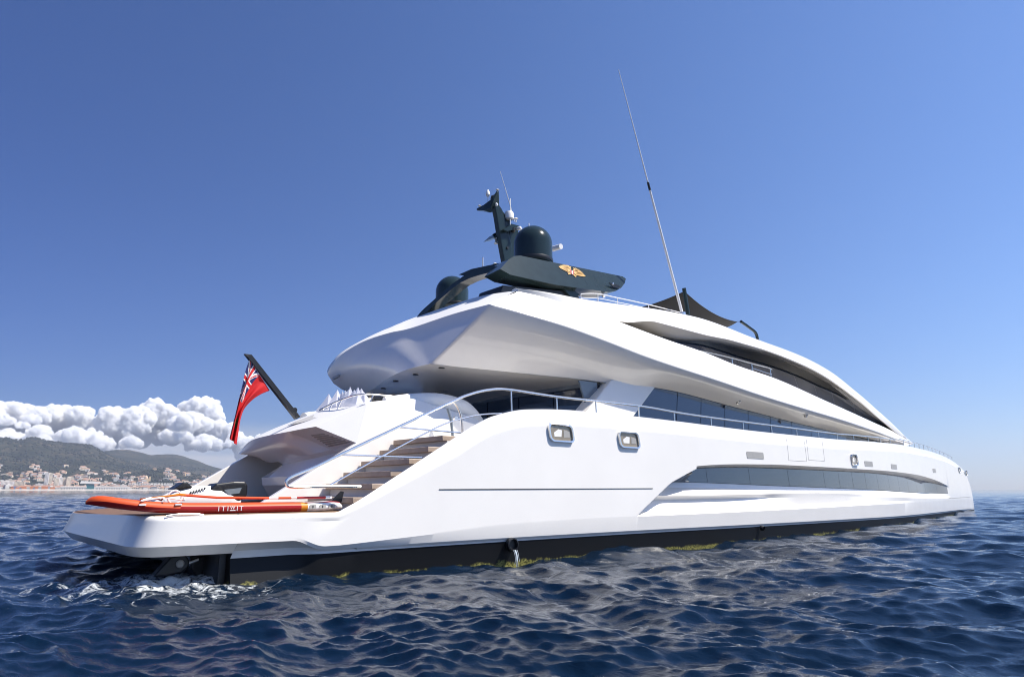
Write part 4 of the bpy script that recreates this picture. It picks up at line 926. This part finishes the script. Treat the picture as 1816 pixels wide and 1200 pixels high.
# roof rail
P = [onW(x, y, lambda X: RW(X) - .5) for x, y in ((1030, 521), (1060, 521), (1095, 528), (1150, 540), (1206, 554))]; P1 = [Vector(p) for p in P]
o = G().tube(smooth_path(P1), .014, 7).obj('roof_rail', M['whitep'], YACHT); G().tube(smooth_path([p - Vector((0, 0, .13)) for p in P1]), .011, 6).obj('lower_bar', M['whitep'], o)
for p in P1: G().tube([p, p - Vector((0, 0, .4))], .012, 6).obj('rail_post', M['whitep'], o)

# ------------------------------------------------------------------ ensign staff (part of the yacht) and flag (a thing of its own)
s0, s1 = Vector(atY(527, 741, 0)), Vector(atY(441, 631, 0)); d = (s1 - s0)
rows = []
for t in np.linspace(0, 1, 8):
    p = s0 + d * t; w = .075 - .02 * t; rows.append([p + Vector((-.045, -w, -.03)), p + Vector((.05, -w, .03)), p + Vector((.05, w, .03)), p + Vector((-.045, w, -.03))])
tip = s1 + Vector((-.12, 0, .03)); rows.append([tip + Vector((0, -.01, -.01)), tip + Vector((.02, -.01, .01)), tip + Vector((.02, .01, .01)), tip + Vector((0, .01, -.01))])
g = G().grid(rows, 0, True); g.add(rows[0], [(0, 1, 2, 3)]); o = g.obj('ensign_staff', M['black'], YACHT, smooth=False)
G().lathe(s0 + d * .1 + Vector((.04, 0, .05)), [(.06, -.05), (.06, .05)], 14, axis=(0, 1, 0)).obj('staff_clamp', M['black'], o)
def build_flag():
    top = [(443, 637), (436, 655), (430, 680), (424, 705), (418, 730), (412, 752), (406, 776)]
    bot = [(479, 692), (463, 699), (448, 709), (434, 724), (427, 742), (423, 764), (419, 788)]
    nu, nv = 110, 64
    def path(l, u):
        k = min(int(u * (len(l) - 1)), len(l) - 2); f = u * (len(l) - 1) - k
        a, b, c, e = l[max(k - 1, 0)], l[k], l[k + 1], l[min(k + 2, len(l) - 1)]
        return [.5 * ((2*b[i]) + (c[i]-a[i])*f + (2*a[i]-5*b[i]+4*c[i]-e[i])*f*f + (3*b[i]-a[i]-3*c[i]+e[i])*f**3) for i in (0, 1)]
    V, UV = [], []
    for i in range(nu + 1):
        u = i / nu; t, b = path(top, u), path(bot, u)
        for j in range(nv + 1):
            v = j / nv; fold = u ** .7
            vv = v + .10 * fold * math.sin(v * 11 + 2.2 * u)
            px, py = t[0] + (b[0] - t[0]) * vv, t[1] + (b[1] - t[1]) * v
            y = -.02 + fold * (.08 * math.sin(v * 12.5 + 1.2 * u + .4) + .03 * math.sin(v * 23 - 3 * u))
            V.append(atY(px, py, y)); UV.append((u, v))
    def colour(u, v):
        red, blue, wh = (.56, .006, .010), (.008, .014, .11), (.74, .74, .74)
        if u < .012: return wh
        if u < .5 and v < .5:
            x, y = (u * 2 - .5) * 2, (v * 2 - .5)          # canton 2:1
            if abs(y) < .10 or abs(x) < .10: return red
            if abs(y) < .167 or abs(x) < .167: return wh
            for s in (1, -1):
                dd = (y - s * x * .5) / math.hypot(1, .5)
                if abs(dd) < .10:
                    k = dd if (x * s > 0) == (s > 0) else -dd
                    return red if -.067 < k < .0 else wh
            return blue
        q = math.hypot((u - .77) / .075, (v - .5) / .15)
        if q < 1: return (.10, .13, .03) if q < .8 else (.2, .16, .03)
        return red
    F = [(i * (nv + 1) + j, (i + 1) * (nv + 1) + j, (i + 1) * (nv + 1) + j + 1, i * (nv + 1) + j + 1) for i in range(nu) for j in range(nv)]
    cols = []; mats = []; fm = []
    for i in range(nu):
        for j in range(nv):
            c = colour((i + .5) / nu, (j + .5) / nv)
            if c not in cols: cols.append(c); q = mat('flag cloth %d' % len(cols), c, .75, var=.05, vscale=14); mats.append(q)
            fm.append(cols.index(c))
    o = obj('flag', V, F, mats, None, angle=180, fmat=fm, weld=False, recalc=False); sd = o.modifiers.new('thick', 'SOLIDIFY'); sd.thickness = .004
    setp(o, 'red ensign with union canton drooping from the raked black staff at the stern', 'flag')
build_flag()

# ------------------------------------------------------------------ things on the platform
DK = 1.066
def text_mesh(name, s, size, m, parent, place, ext=.0):
    cu = bpy.data.curves.new('t', 'FONT'); cu.body = s; cu.size = size; cu.align_x = 'LEFT'; cu.resolution_u = 3
    t = bpy.data.objects.new('t', cu); COL.objects.link(t); dg = bpy.context.evaluated_depsgraph_get()
    me = bpy.data.meshes.new_from_object(t.evaluated_get(dg)); bpy.data.objects.remove(t)
    for v in me.vertices: v.co = place(v.co.x, v.co.y)
    me.name = name; me.materials.clear(); me.materials.append(m); o = bpy.data.objects.new(name, me); COL.objects.link(o); o.parent = parent; return o
def build_board():
    x0, x1, yc = -1.98, 1.93, -4.72
    root = empty('paddle_board', (0, yc, DK), 'inflatable red and orange paddle board with white tail lying along the platform edge', 'paddle board')
    HWC = Curve([(0, .02), (.02, .13), (.06, .22), (.15, .32), (.3, .38), (.55, .40), (.78, .35), (.92, .25), (.98, .16), (1, .06)])
    ZR_ = Curve([(0, .155), (.06, .115), (.14, .065), (.24, .025), (.36, .005), (.5, 0), (.85, .0), (1, .035)])
    TH = Curve([(0, .04), (.012, .095), (.035, .135), (.07, .15), (.9, .15), (.97, .12), (1, .05)])
    def sec(t):
        hw, z, th = HWC(t), ZR_(t), TH(t); r = th / 2; out = []; x = x0 + (x1 - x0) * t
        for a in np.linspace(-90, 90, 9): out.append((x, -(max(hw - r, .002) + r * math.cos(R(a))), z + r + r * math.sin(R(a))))
        return out
    ts = np.concatenate([[0, .004, .01, .02, .035], np.linspace(.055, .94, 60), [.96, .975, .99, 1]])
    parts = {'orange': G(), 'red': G(), 'white': G(), 'yell': G()}
    S_ = [sec(t) for t in ts]
    for side in (1, -1):
        for i in range(len(ts) - 1):
            tm = .5 * (ts[i] + ts[i + 1]); a, b = S_[i], S_[i + 1]
            q = lambda p: (p[0], p[1] * side, p[2])
            for j in range(8):
                lowk = 4 if tm < .3 else 5
                k = ('white' if tm > .80 else 'yell' if tm > .782 else ('red' if j < lowk else 'orange'))
                parts[k].add([q(a[j]), q(b[j]), q(b[j + 1]), q(a[j + 1])], [(0, 1, 2, 3)])
            k = 'white' if tm > .80 else 'yell' if tm > .782 else 'orange'
            parts[k].add([q(a[8]), q(b[8]), (b[8][0], 0, b[8][2] + .004), (a[8][0], 0, a[8][2] + .004)], [(0, 1, 2, 3)])
            parts['white' if tm > .8 else 'red'].add([q(a[0]), q(b[0]), (b[0][0], 0, b[0][2]), (a[0][0], 0, a[0][2])], [(0, 1, 2, 3)])
    for nm, k, m in (('deck_pad', 'orange', 'orange'), ('rail_wrap', 'red', 'red'), ('tail', 'white', 'whitep'), ('tail_band', 'yell', 'yellow')): parts[k].obj(nm, M[m], root, angle=50)
    def sidept(x, v, off=.004):                       # on the starboard rail, v 0..1 up the side
        t = (x - x0) / (x1 - x0); hw, z, th = HWC(t), ZR_(t), TH(t); r = th / 2; a = R(-90 + 180 * v)
        return Vector((x, -(hw - r + (r + off) * math.cos(a)), z + r + (r + off) * math.sin(a)))
    # lettering on the side: I T I, small raised W with a bar, I T
    def place(xo, z0, sc): return lambda u, w: Vector((xo + u, -(HWC((xo + u - x0) / (x1 - x0)) + .006), z0 + w))
    X = -.30
    h = .072
    for ch, xo, z0, sz in (('I', X, .04, h), ('T', X + .05, .04, h), ('I', X + .135, .04, h), ('W', X + .178, .062, h * .72), ('I', X + .275, .04, h), ('T', X + .318, .04, h)):
        text_mesh('letter', ch, sz * 1.42, M['whitep'], root, place(xo, z0, 1))
    pl = place(X + .178, .04, 1); G().add([pl(0, 0), pl(.085, 0), pl(.085, .012), pl(0, .012)], [(0, 1, 2, 3)]).obj('letter_bar', M['whitep'], root)
    for k in range(3):
        xx = 1.19 + .19 * k; pl = lambda u, z: Vector((xx + u, -(HWC((xx + u - x0) / (x1 - x0)) + .006), z)); q2 = lambda u, z: pl(u, z) + Vector((0, -.003, 0))
        G().add([pl(0, .045), pl(.13, .045), pl(.135, .112), pl(.005, .112)], [(0, 1, 2, 3)]).obj('tail_patch', M['grey'], root)
        g = G(); g.add([q2(.055, .06), q2(.075, .06), q2(.078, .085), q2(.058, .085)], [(0, 1, 2, 3)]); g.add([q2(.056 + .012 * math.cos(t) + .01, .093 + .008 * math.sin(t)) for t in np.linspace(0, 5.5, 8)], [tuple(range(8))]); g.obj('patch_icon', M['black'], root)
    G().add([p for x in np.linspace(1.12, 1.90, 12) for p in (sidept(x, .80, .008), sidept(x, .90, .008))], [(2*i, 2*i+2, 2*i+3, 2*i+1) for i in range(11)]).obj('tail_stripe', M['red'], root)
    g = G(); [g.add([sidept(-.95 + .13 * i, .10 + .13 * i * .2), sidept(-.85 + .13 * i, .10 + .13 * i * .2), sidept(-.85 + .13 * i, .15 + .13 * i * .2), sidept(-.95 + .13 * i, .15 + .13 * i * .2)], [(0, 1, 2, 3)]) for i in range(3)]
    # bungee web at the bow deck
    g = G()
    for a, b in (((-1.35, -.33), (-1.0, .0)), ((-1.0, .0), (-1.05, -.36)), ((-1.35, -.33), (-.72, -.1)), ((-.72, -.1), (-.78, -.36))): g.tube(smooth_path([(a[0], a[1], .2), (.5 * (a[0] + b[0]), .5 * (a[1] + b[1]), .24), (b[0], b[1], .2)], 5), .012, 6)
    g.obj('bungee', M['whitep'], root)
    g = G(); 
    for k, (x, y) in enumerate(((-1.33, -.34), (-.86, -.37))): g.box((x - .045, y - .02, .135), (x + .045, y + .02, .155))
    g.obj('d_ring_patch', M['whitep'], root)
    G().prism([(1.74, .0, .13), (1.94, 0, .13), (1.98, 0, .32), (1.92, 0, .33), (1.80, 0, .22)], (0, .02, 0)).obj('fin', M['black'], root)
    return root
build_board()
def build_paddle():
    z = DK + .18
    root = empty('paddle', (0, -4.72, z), 'orange paddle with yellow blade laid lengthwise on top of the red board', 'paddle')
    bl = [(-1.32, -.10, .03), (-1.22, -.2, .04), (-1.0, -.22, .07), (-.8, -.16, .10), (-.68, -.04, .09), (-.68, .04, .09), (-.8, .14, .08), (-1.0, .16, .06), (-1.25, .1, .03)]
    o = G().prism(bl, (0, 0, .022)).obj('blade', M['yellow'], root); 
    G().tube([(-.75, 0, .1), (-.2, -.01, .055), (.62, -.02, .04)], .02, 10).obj('shaft', M['orange'], root)
    G().tube([(.62, -.02, .04), (.78, -.02, .04)], .017, 10).obj('ferrule', M['whitep'], root)
    G().tube([(.78, -.02, .04), (1.0, -.02, .04)], .021, 10).obj('shaft', M['orange'], root)
    G().tube([(1.0, -.02, .04), (1.1, -.02, .04)], .017, 10).obj('ferrule', M['whitep'], root)
    G().tube([(1.1, -.02, .04), (1.62, -.02, .045)], .021, 10).obj('shaft', M['red'], root)
    G().tube([(1.62, -.02, .045), (1.70, -.02, .045)], .024, 10).obj('handle', M['whitep'], root); G().tube([(1.70, -.08, .045), (1.70, .05, .045)], .02, 10).obj('grip', M['whitep'], root)
build_paddle()
# steel ring and mooring line on the deck behind the board
o = G().tube([Vector((-.72 + .10 * math.cos(a), -4.35, DK + .24 + .10 * math.sin(a))) for a in np.linspace(0, 2 * math.pi, 25)], .014, 7).obj('board_leash', M['whitep'], None)
setp(o, 'white coiled leash loop standing on the front of the red board', 'leash')
def build_scooter():
    root = empty('water_scooter', (-.08, -1.8, DK - .05), 'white and black sit behind water scooter parked behind the red board', 'water scooter')
    st = [(-.36, .06, .05, .10), (-.22, .14, .02, .20), (0, .22, .01, .29), (.25, .26, .0, .345), (.55, .28, .0, .36), (.8, .28, .0, .35), (1.0, .26, .02, .31), (1.22, .22, .03, .22)]
    rows = []
    for x, w, zb, zt in st:
        rows.append([(x, -w * math.sin(a) * (1.0 if math.cos(a) < 0 else 1), zb + (zt - zb) * (.5 - .5 * math.copysign(abs(math.cos(a)) ** .7, math.cos(a)))) for a in np.linspace(0, 2 * math.pi, 25)[:-1]])
    g = G().grid(rows, 0, True); g.add(rows[0], [tuple(range(24))]); g.add(rows[-1], [tuple(range(24))]); g.obj('body', M['whitep'], root)
    sd = [(.60, .31), (.72, .385), (1.05, .42), (1.28, .42), (1.33, .36), (1.33, .20), (1.18, .13), (.85, .10), (.72, .18)]
    o = G().prism([(x, -.24, z) for x, z in sd], (0, .48, 0)).obj('seat', M['black'], root, smooth=False); bevel(o, .04, 3)
    o = G().prism([(-.06, -.2, .30), (.12, -.2, .40), (.20, -.2, .40), (.30, -.2, .33)], (0, .4, 0)).obj('screen', M['black'], root, smooth=False); bevel(o, .02)
    G().prism([(.86, -.262, .30), (1.2, -.262, .33), (1.16, -.262, .25), (.95, -.262, .23)], (0, .03, 0)).obj('side_panel', M['greytrim'], root, smooth=False)
    g = G()
    for k in range(6):
        x = .22 + .05 * k; g.prism([(x, -.272, .235 + .012 * k), (x + .028, -.272, .238 + .012 * k), (x + .045, -.27, .275 + .012 * k), (x + .017, -.27, .272 + .012 * k)], (0, .02, 0))
    g.obj('side_lettering', M['black'], root, smooth=False)
    for x in (-.05, .95): G().box((x - .05, -.3, -.0), (x + .05, .3, .05)).obj('chock', M['black'], root)
    G().box((1.36, -.3, 0), (1.75, .2, .10)).obj('tow_pad', M['black'], root)
    root.scale = (1, 1, 1.35)
build_scooter()
# white spiky ornament behind the lounge rail
def build_petals():
    root = empty('petal_ornament', (4.5, .2, 3.35), 'spiky white petal shaped ornament behind the stern lounge rail', 'ornament')
    rr = random.Random(4)
    for k in range(16):
        u = k / 15; y = 1.15 - 2.0 * u; p = Vector((rr.uniform(-.25, .25), y, 0)); h = .44 + .16 * math.sin(u * 3.1) + rr.uniform(-.06, .06); w = rr.uniform(.17, .24); tl = Vector((rr.uniform(-.1, .1), rr.uniform(-.16, .16), 1)); d = Vector((rr.uniform(.6, 1), rr.uniform(-.8, -.35), 0)).normalized()
        n_ = d.cross(Vector((0, 0, 1)))
        a = [p - d * w * .8, p - d * w + tl * h * .45, p + tl * h * 1.1, p + d * w + tl * h * .45, p + d * w * .8, p + tl * h * .4 + n_ * .06]
        G().add(a, [(0, 1, 5), (1, 2, 5), (2, 3, 5), (3, 4, 5), (4, 0, 5)]).obj('petal', M['petal'], root, smooth=False).modifiers.new('t', 'SOLIDIFY').thickness = .012
build_petals()

# ------------------------------------------------------------------ shade sail on the roof
def build_shade():
    root = empty('sun_shade', (17.5, -1.5, 6.9), 'charcoal fabric shade sail stretched over the forward roof deck between dark poles', 'sun shade')
    def q(px, py, y): return Vector(atY(px, py, y)) - root.location
    A, B, C_, D_ = q(1130, 546, .2), q(1214, 516, -1.9), q(1307, 570, -1.9), q(1276, 582, .2)
    rows = []
    for i in range(17):
        u = i / 16; r = []
        for j in range(17):
            v = j / 16; p = A.lerp(B, v).lerp(D_.lerp(C_, v), u); sag = .22 * (4 * u * (1 - u)) * (.5 + .5 * v) + .06 * 4 * v * (1 - v); r.append(p - Vector((0, 0, sag)))
        rows.append(r)
    o = G().grid(rows).obj('canopy', M['tarp'], root, angle=180); o.modifiers.new('t', 'SOLIDIFY').thickness = .02
    G().tube([q(1213, 511, -2.0), q(1221, 562, -2.0)], .075, 10).obj('pole', M['dark'], root)
    G().tube(smooth_path([q(1314, 570, -2.0), q(1328, 580, -2.0), q(1340, 590, -2.0), q(1344, 604, -2.0)], 5), .06, 10).obj('bent_pole', M['dark'], root)
    G().tube([C_, q(1314, 570, -2.0)], .012, 5).obj('lanyard', M['black'], root)
build_shade()
# ------------------------------------------------------------------ town across the bay
def build_town():
    wall = {k: mat('town wall ' + k, c, .85, var=.06, vscale=.2) for k, c in (('cream', (.68, .59, .46)), ('white', (.74, .71, .66)), ('peach', (.60, .44, .31)), ('ochre', (.54, .40, .24)), ('grey', (.54, .52, .49)))}
    win = mat('dark town window', (.06, .065, .075), .3); tile = mat('terracotta roof', (.34, .19, .13), .85, var=.1, vscale=.3); flat_ = mat('pale flat roof', (.45, .42, .38), .9)  # win: plain dark tone for panes and shed openings
    def block(w, d, h, pitched, storeys, bays):
        g = G(); g.box((-w / 2, -d / 2, -12), (w / 2, d / 2, h))
        if pitched:
            e = 1.0; a = [(-w/2-e, -d/2-e, h), (w/2+e, -d/2-e, h), (w/2+e, d/2+e, h), (-w/2-e, d/2+e, h)]; r = [(-w/2+d/2.4, 0, h+d*.2), (w/2-d/2.4, 0, h+d*.2)] if w > d else [(-.5, 0, h+d*.2), (.5, 0, h+d*.2)]
            g.add(a + r, [(0, 1, 5, 4), (1, 2, 5), (2, 3, 4, 5), (3, 0, 4), (3, 2, 1, 0)], 2)
        else:
            g.box((-w/2+.3, -d/2+.3, h), (w/2-.3, d/2-.3, h + .6), 3); g.box((-w*.2, -d*.2, h + .6), (w*.1, d*.2, h + 3), 0)
        for i in range(storeys):
            z = 1.2 + i * (h - 1) / storeys
            for j in range(bays):
                x = -w / 2 + (j + .5) * w / bays
                g.box((x - w / bays * .24, -d / 2 - .12, z), (x + w / bays * .24, -d / 2 + .1, z + (h / storeys) * .52), 1)
                if j < 3: y = -d/2 + (j + .5) * d / 3; g.box((w / 2 - .1, y - d * .08, z), (w / 2 + .12, y + d * .08, z + (h / storeys) * .5), 1); g.box((-w / 2 - .12, y - d * .08, z), (-w / 2 + .1, y + d * .08, z + (h / storeys) * .5), 1)
        return g
    protos = []
    for w, d, h, pt, st, by in ((16, 12, 9, 1, 3, 5), (22, 13, 13, 1, 4, 6), (14, 12, 8, 1, 2, 4), (24, 14, 17, 0, 5, 7), (34, 14, 11, 0, 3, 9), (18, 14, 15, 1, 5, 5)):
        for k in wall:
            me = block(w, d, h, pt, st, by); tmp = me.obj('house', [wall[k], win, tile, flat_], None, smooth=False, weld=False); protos.append((tmp.data, k)); bpy.data.objects.remove(tmp)
    lab = 'small pale house in the seaside town at the foot of the wooded hills'
    rr = random.Random(21)
    def put(data, px, r, rz, name, label, cat, group=None, sc=1.0, dz=0):
        o = bpy.data.objects.new(name, data); COL.objects.link(o); p = hill_pt(px, r); o.location = (p.x, p.y, max(p.z, 2.0) + dz)
        o.rotation_euler = (0, 0, HEAD - pxaz(px) - R(90) + rz); o.scale = (sc, sc, sc); return setp(o, label, cat, group)
    n = 0
    while n < 285:
        px = rr.uniform(-70, 452); u = rr.random() ** 1.7; r = 3035 + 620 * u
        dens = .5 + .5 * mnoise.noise(Vector((px / 26, r / 170, 2)))
        if u > .22 and dens < .52: continue
        if 150 < px < 172 and r < 3120 or 225 < px < 306 and 3120 < r < 3330: continue
        data, k = rr.choice(protos)
        if k in ('peach', 'ochre') and rr.random() < .5: continue
        put(data, px, r, R(rr.uniform(-30, 30)), 'house', lab, 'house', 'houses of the town across the bay', rr.uniform(.55, .95)); n += 1
    g = G()
    for k in range(2600):                            # the rest of the houses, read as one mass
        px = rr.uniform(-90, 470); u = rr.random() ** 1.5; r = 3040 + 900 * u
        if u > .16 and mnoise.noise(Vector((px / 22, r / 130, 2))) < .02 + .25 * u: continue
        p = hill_pt(px, r); w, d, h = rr.uniform(5, 11), rr.uniform(4, 7), rr.uniform(5, 10); a = HEAD - pxaz(px) - R(90) + R(rr.uniform(-30, 30)); ca, sa = math.cos(a), math.sin(a); kk = rr.choice((0, 0, 1, 1, 2, 3, 4))
        q = lambda x, y, z: (p.x + x * ca - y * sa, p.y + x * sa + y * ca, p.z + z)
        c = [q(-w, -d, -6), q(w, -d, -6), q(w, d, -6), q(-w, d, -6), q(-w, -d, h), q(w, -d, h), q(w, d, h), q(-w, d, h), q(-w * .5, 0, h + 2.4), q(w * .5, 0, h + 2.4)]
        g.add(c, [(0, 1, 5, 4), (1, 2, 6, 5), (2, 3, 7, 6), (3, 0, 4, 7)], kk); g.add(c, [(4, 5, 9, 8), (5, 6, 9), (6, 7, 8, 9), (7, 4, 8)], 5)
        for j in range(3): x0 = -w * .7 + j * w * .6; g.add([q(x0, -d - .1, h * .35), q(x0 + w * .28, -d - .1, h * .35), q(x0 + w * .28, -d - .1, h * .75), q(x0, -d - .1, h * .75)], [(0, 1, 2, 3)], 6)
    o = g.obj('houses', list(wall.values()) + [tile, win], None, smooth=False, weld=False, recalc=False); setp(o, 'dense scatter of small pale houses climbing the lower hillside', kind='stuff')
    # slab towers
    for (w, h, k, px, r, lb) in ((12, 52, 'white', 80, 3240, 'tall thin white tower block left in a close pair above the waterfront'), (14, 48, 'cream', 86, 3270, 'broad cream tower block right in a close pair above the waterfront'),
                                 (15, 38, 'cream', 98, 3130, 'first and leftmost of four squat cream tower blocks in a row'), (15, 40, 'white', 105, 3140, 'second of four squat tower blocks in a row, white walled'),
                                 (15, 38, 'cream', 112, 3150, 'third of four squat cream tower blocks in a row'), (15, 41, 'cream', 119, 3140, 'last and rightmost of four squat cream tower blocks in a row'),
                                 (40, 26, 'white', 12, 3120, 'wide white apartment slab near the left edge of the photo'), (34, 24, 'cream', 32, 3130, 'wide cream apartment slab between the left edge and the tall pair')):
        tmp = block(w, 16, h, 0, max(4, int(h / 3.4)), max(3, int(w / 3.5))).obj('tower_block', [wall[k], win, tile, flat_], None, smooth=False, weld=False); me = tmp.data; bpy.data.objects.remove(tmp)
        put(me, px, r, R(rr.uniform(-12, 12)), 'tower_block', lb, 'tower block', 'tower blocks of the town')
    # terraced white complexes
    for px, r, lb in ((247, 3230, 'left of two big white terraced blocks stepping down the slope'), (286, 3240, 'right of two big white terraced blocks stepping down the slope')):
        root = empty('terraced_block', hill_pt(px, r), lb, 'apartment block', 'white terraced blocks'); root.rotation_euler = (0, 0, HEAD - pxaz(px) - R(90))
        for k in range(7):
            g = G(); x = -36 + 12 * k
            for q in range(5): g.box((x - 4.6, -26 + 9 * q, -16), (x + 4.6, -26 + 9 * q + 10, -4 + 5.2 * q)); g.box((x - 3.6, -26 + 9 * q - .15, -7.6 + 5.2 * q), (x + 3.6, -26 + 9 * q + .2, -5.4 + 5.2 * q), 1)
            g.obj('terrace_wing', [wall['white'], win], root, smooth=False, weld=False)
    # teal glazed hall with a swept white roof
    root = empty('glass_hall', hill_pt(159, 3040), 'teal glass fronted hall under a swept white roof on the waterfront', 'hall'); root.rotation_euler = (0, 0, HEAD - pxaz(159) - R(90))
    G().box((-13, -8, -6), (13, 8, 20)).obj('glass_front', mat('teal glass', (.03, .16, .17), .15), root, smooth=False)
    G().prism([(-34, -12, 22), (-30, -12, 31), (30, -12, 27), (34, -12, 24), (30, -12, 21)], (0, 22, 0)).obj('roof', wall['white'], root, smooth=False)
    G().box((13.2, -7, -6), (60, 9, 12)).obj('annex', wall['white'], root, smooth=False)
    # church
    root = empty('church', hill_pt(257, 3420), 'domed ochre church standing above the terraced white blocks', 'church')
    G().box((-9, -9, -10), (9, 9, 16)).obj('nave', wall['ochre'], root, smooth=False); G().lathe((0, 0, 16), [(7, 0), (7, 5), (6, 9), (3.4, 12), (1, 13.5), (.3, 17)], 16).obj('dome', wall['peach'], root); G().box((11, -4, -10), (17, 2, 26)).obj('bell_tower', wall['ochre'], root, smooth=False)
    # container stacks on the quay
    org = mat('orange containers', (.55, .17, .04), .6, var=.15, vscale=.1); gry = mat('grey containers', (.3, .33, .36), .6, var=.15, vscale=.1); blu = mat('blue containers', (.06, .16, .34), .6)
    for k in range(22):
        px = 22 + 3.4 * k + rr.uniform(-.6, .6); mm = org if rr.random() < .68 else rr.choice((gry, blu)); nz = rr.randint(2, 4)
        if k in (9, 15): continue
        g = G(); [g.box((-6 + rr.uniform(-.6, .2), -5, 2.7 * q), (6, 5, 2.7 * q + 2.6)) for q in range(nz)]
        o = g.obj('container_stack', mm, None, smooth=False, weld=False); p = hill_pt(px, 3012); o.location = (p.x, p.y, 2.6); o.rotation_euler = (0, 0, HEAD - pxaz(px) - R(90))
        setp(o, 'stack of shipping containers on the port quay below the town', 'containers', 'container stacks on the quay')
    # long sheds along the shore
    for px, L, k, lb in ((200, 110, 'white', 'long low white shed on the shore right of the teal hall'), (130, 80, 'grey', 'long low grey shed on the shore left of the teal hall'), (330, 120, 'cream', 'long low cream shed on the shore below the terraced blocks')):
        g = G().box((-L / 2, -8, -4), (L / 2, 8, 8)); g.add([(-L/2-1, -9, 8), (L/2+1, -9, 8), (L/2+1, 9, 8), (-L/2-1, 9, 8), (-L/2-1, 0, 11.5), (L/2+1, 0, 11.5)], [(0, 1, 5, 4), (3, 4, 5, 2), (0, 4, 3), (1, 2, 5)], 1)
        for q in range(int(L / 8)): g.box((-L / 2 + 8 * q + 2, -8.15, 0), (-L / 2 + 8 * q + 6, -7.9, 4.5), 2)
        o = g.obj('shed', [wall[k], flat_, win], None, smooth=False, weld=False); p = hill_pt(px, 3022); o.location = (p.x, p.y, 2.6); o.rotation_euler = (0, 0, HEAD - pxaz(px) - R(90)); setp(o, lb, 'shed')
    # breakwater
    g = G(); rows = []
    for px in np.linspace(-120, 420, 120):
        a = HEAD - pxaz(px); rows.append([(CAM[0] + q * math.cos(a), CAM[1] + q * math.sin(a), z + (rr.uniform(-.4, .4) if z > 0 else 0)) for q, z in ((2955, -1), (2962, 3.2), (2972, 3.6), (2992, 2.4))])
    o = g.grid(rows).obj('breakwater', mat('pale breakwater stone', (.46, .42, .37), .9, var=.2, vscale=.05), None, smooth=False, weld=False); setp(o, 'long pale stone breakwater running along the foot of the town', 'breakwater')
    # trees between the houses and up the slopes
    g = G(); ico = []
    bm = bmesh.new(); bmesh.ops.create_icosphere(bm, subdivisions=1, radius=1); iv = [v.co.copy() for v in bm.verts]; fi = [tuple(v.index for v in f.verts) for f in bm.faces]; bm.free()
    for k in range(8500):
        px = rr.uniform(-90, 500); r = 3110 + 2300 * rr.random() ** 1.5
        if mnoise.noise(Vector((px / 14, r / 90, 7))) < -.12: continue
        p = hill_pt(px, r); sx = rr.uniform(3, 7); sz = sx * rr.uniform(.6, 1.2)
        g.add([(p.x + v.x * sx * rr.uniform(.7, 1.2), p.y + v.y * sx * rr.uniform(.7, 1.2), p.z + sz * .5 + v.z * sz * rr.uniform(.7, 1.2)) for v in iv], fi)
    o = g.obj('woodland', mat('dark mediterranean foliage', (.016, .023, .012), .95, var=.45, vscale=.02), None, weld=False, recalc=False, angle=180); setp(o, 'dark trees scattered through the town and up the slopes', kind='stuff')
build_town()
# ------------------------------------------------------------------ air between here and the hills
def build_haze():
    bm = bmesh.new(); bmesh.ops.create_cube(bm, size=1); me = bpy.data.meshes.new('haze'); bm.to_mesh(me); bm.free()
    o = bpy.data.objects.new('haze', me); COL.objects.link(o); o.scale = (21600, 21600, 520); o.location = (CAM[0], CAM[1], 256)
    m = bpy.data.materials.new('sea air'); m.use_nodes = True; n, l = m.node_tree.nodes, m.node_tree.links; n.remove(n['Principled BSDF'])
    v = n.new('ShaderNodeVolumePrincipled'); v.inputs['Color'].default_value = (.72, .80, .95, 1); v.inputs['Density'].default_value = 7.5e-5; v.inputs['Anisotropy'].default_value = .2
    l.new(v.outputs[0], n['Material Output'].inputs['Volume']); me.materials.append(m); setp(o, kind='stuff')
build_haze()
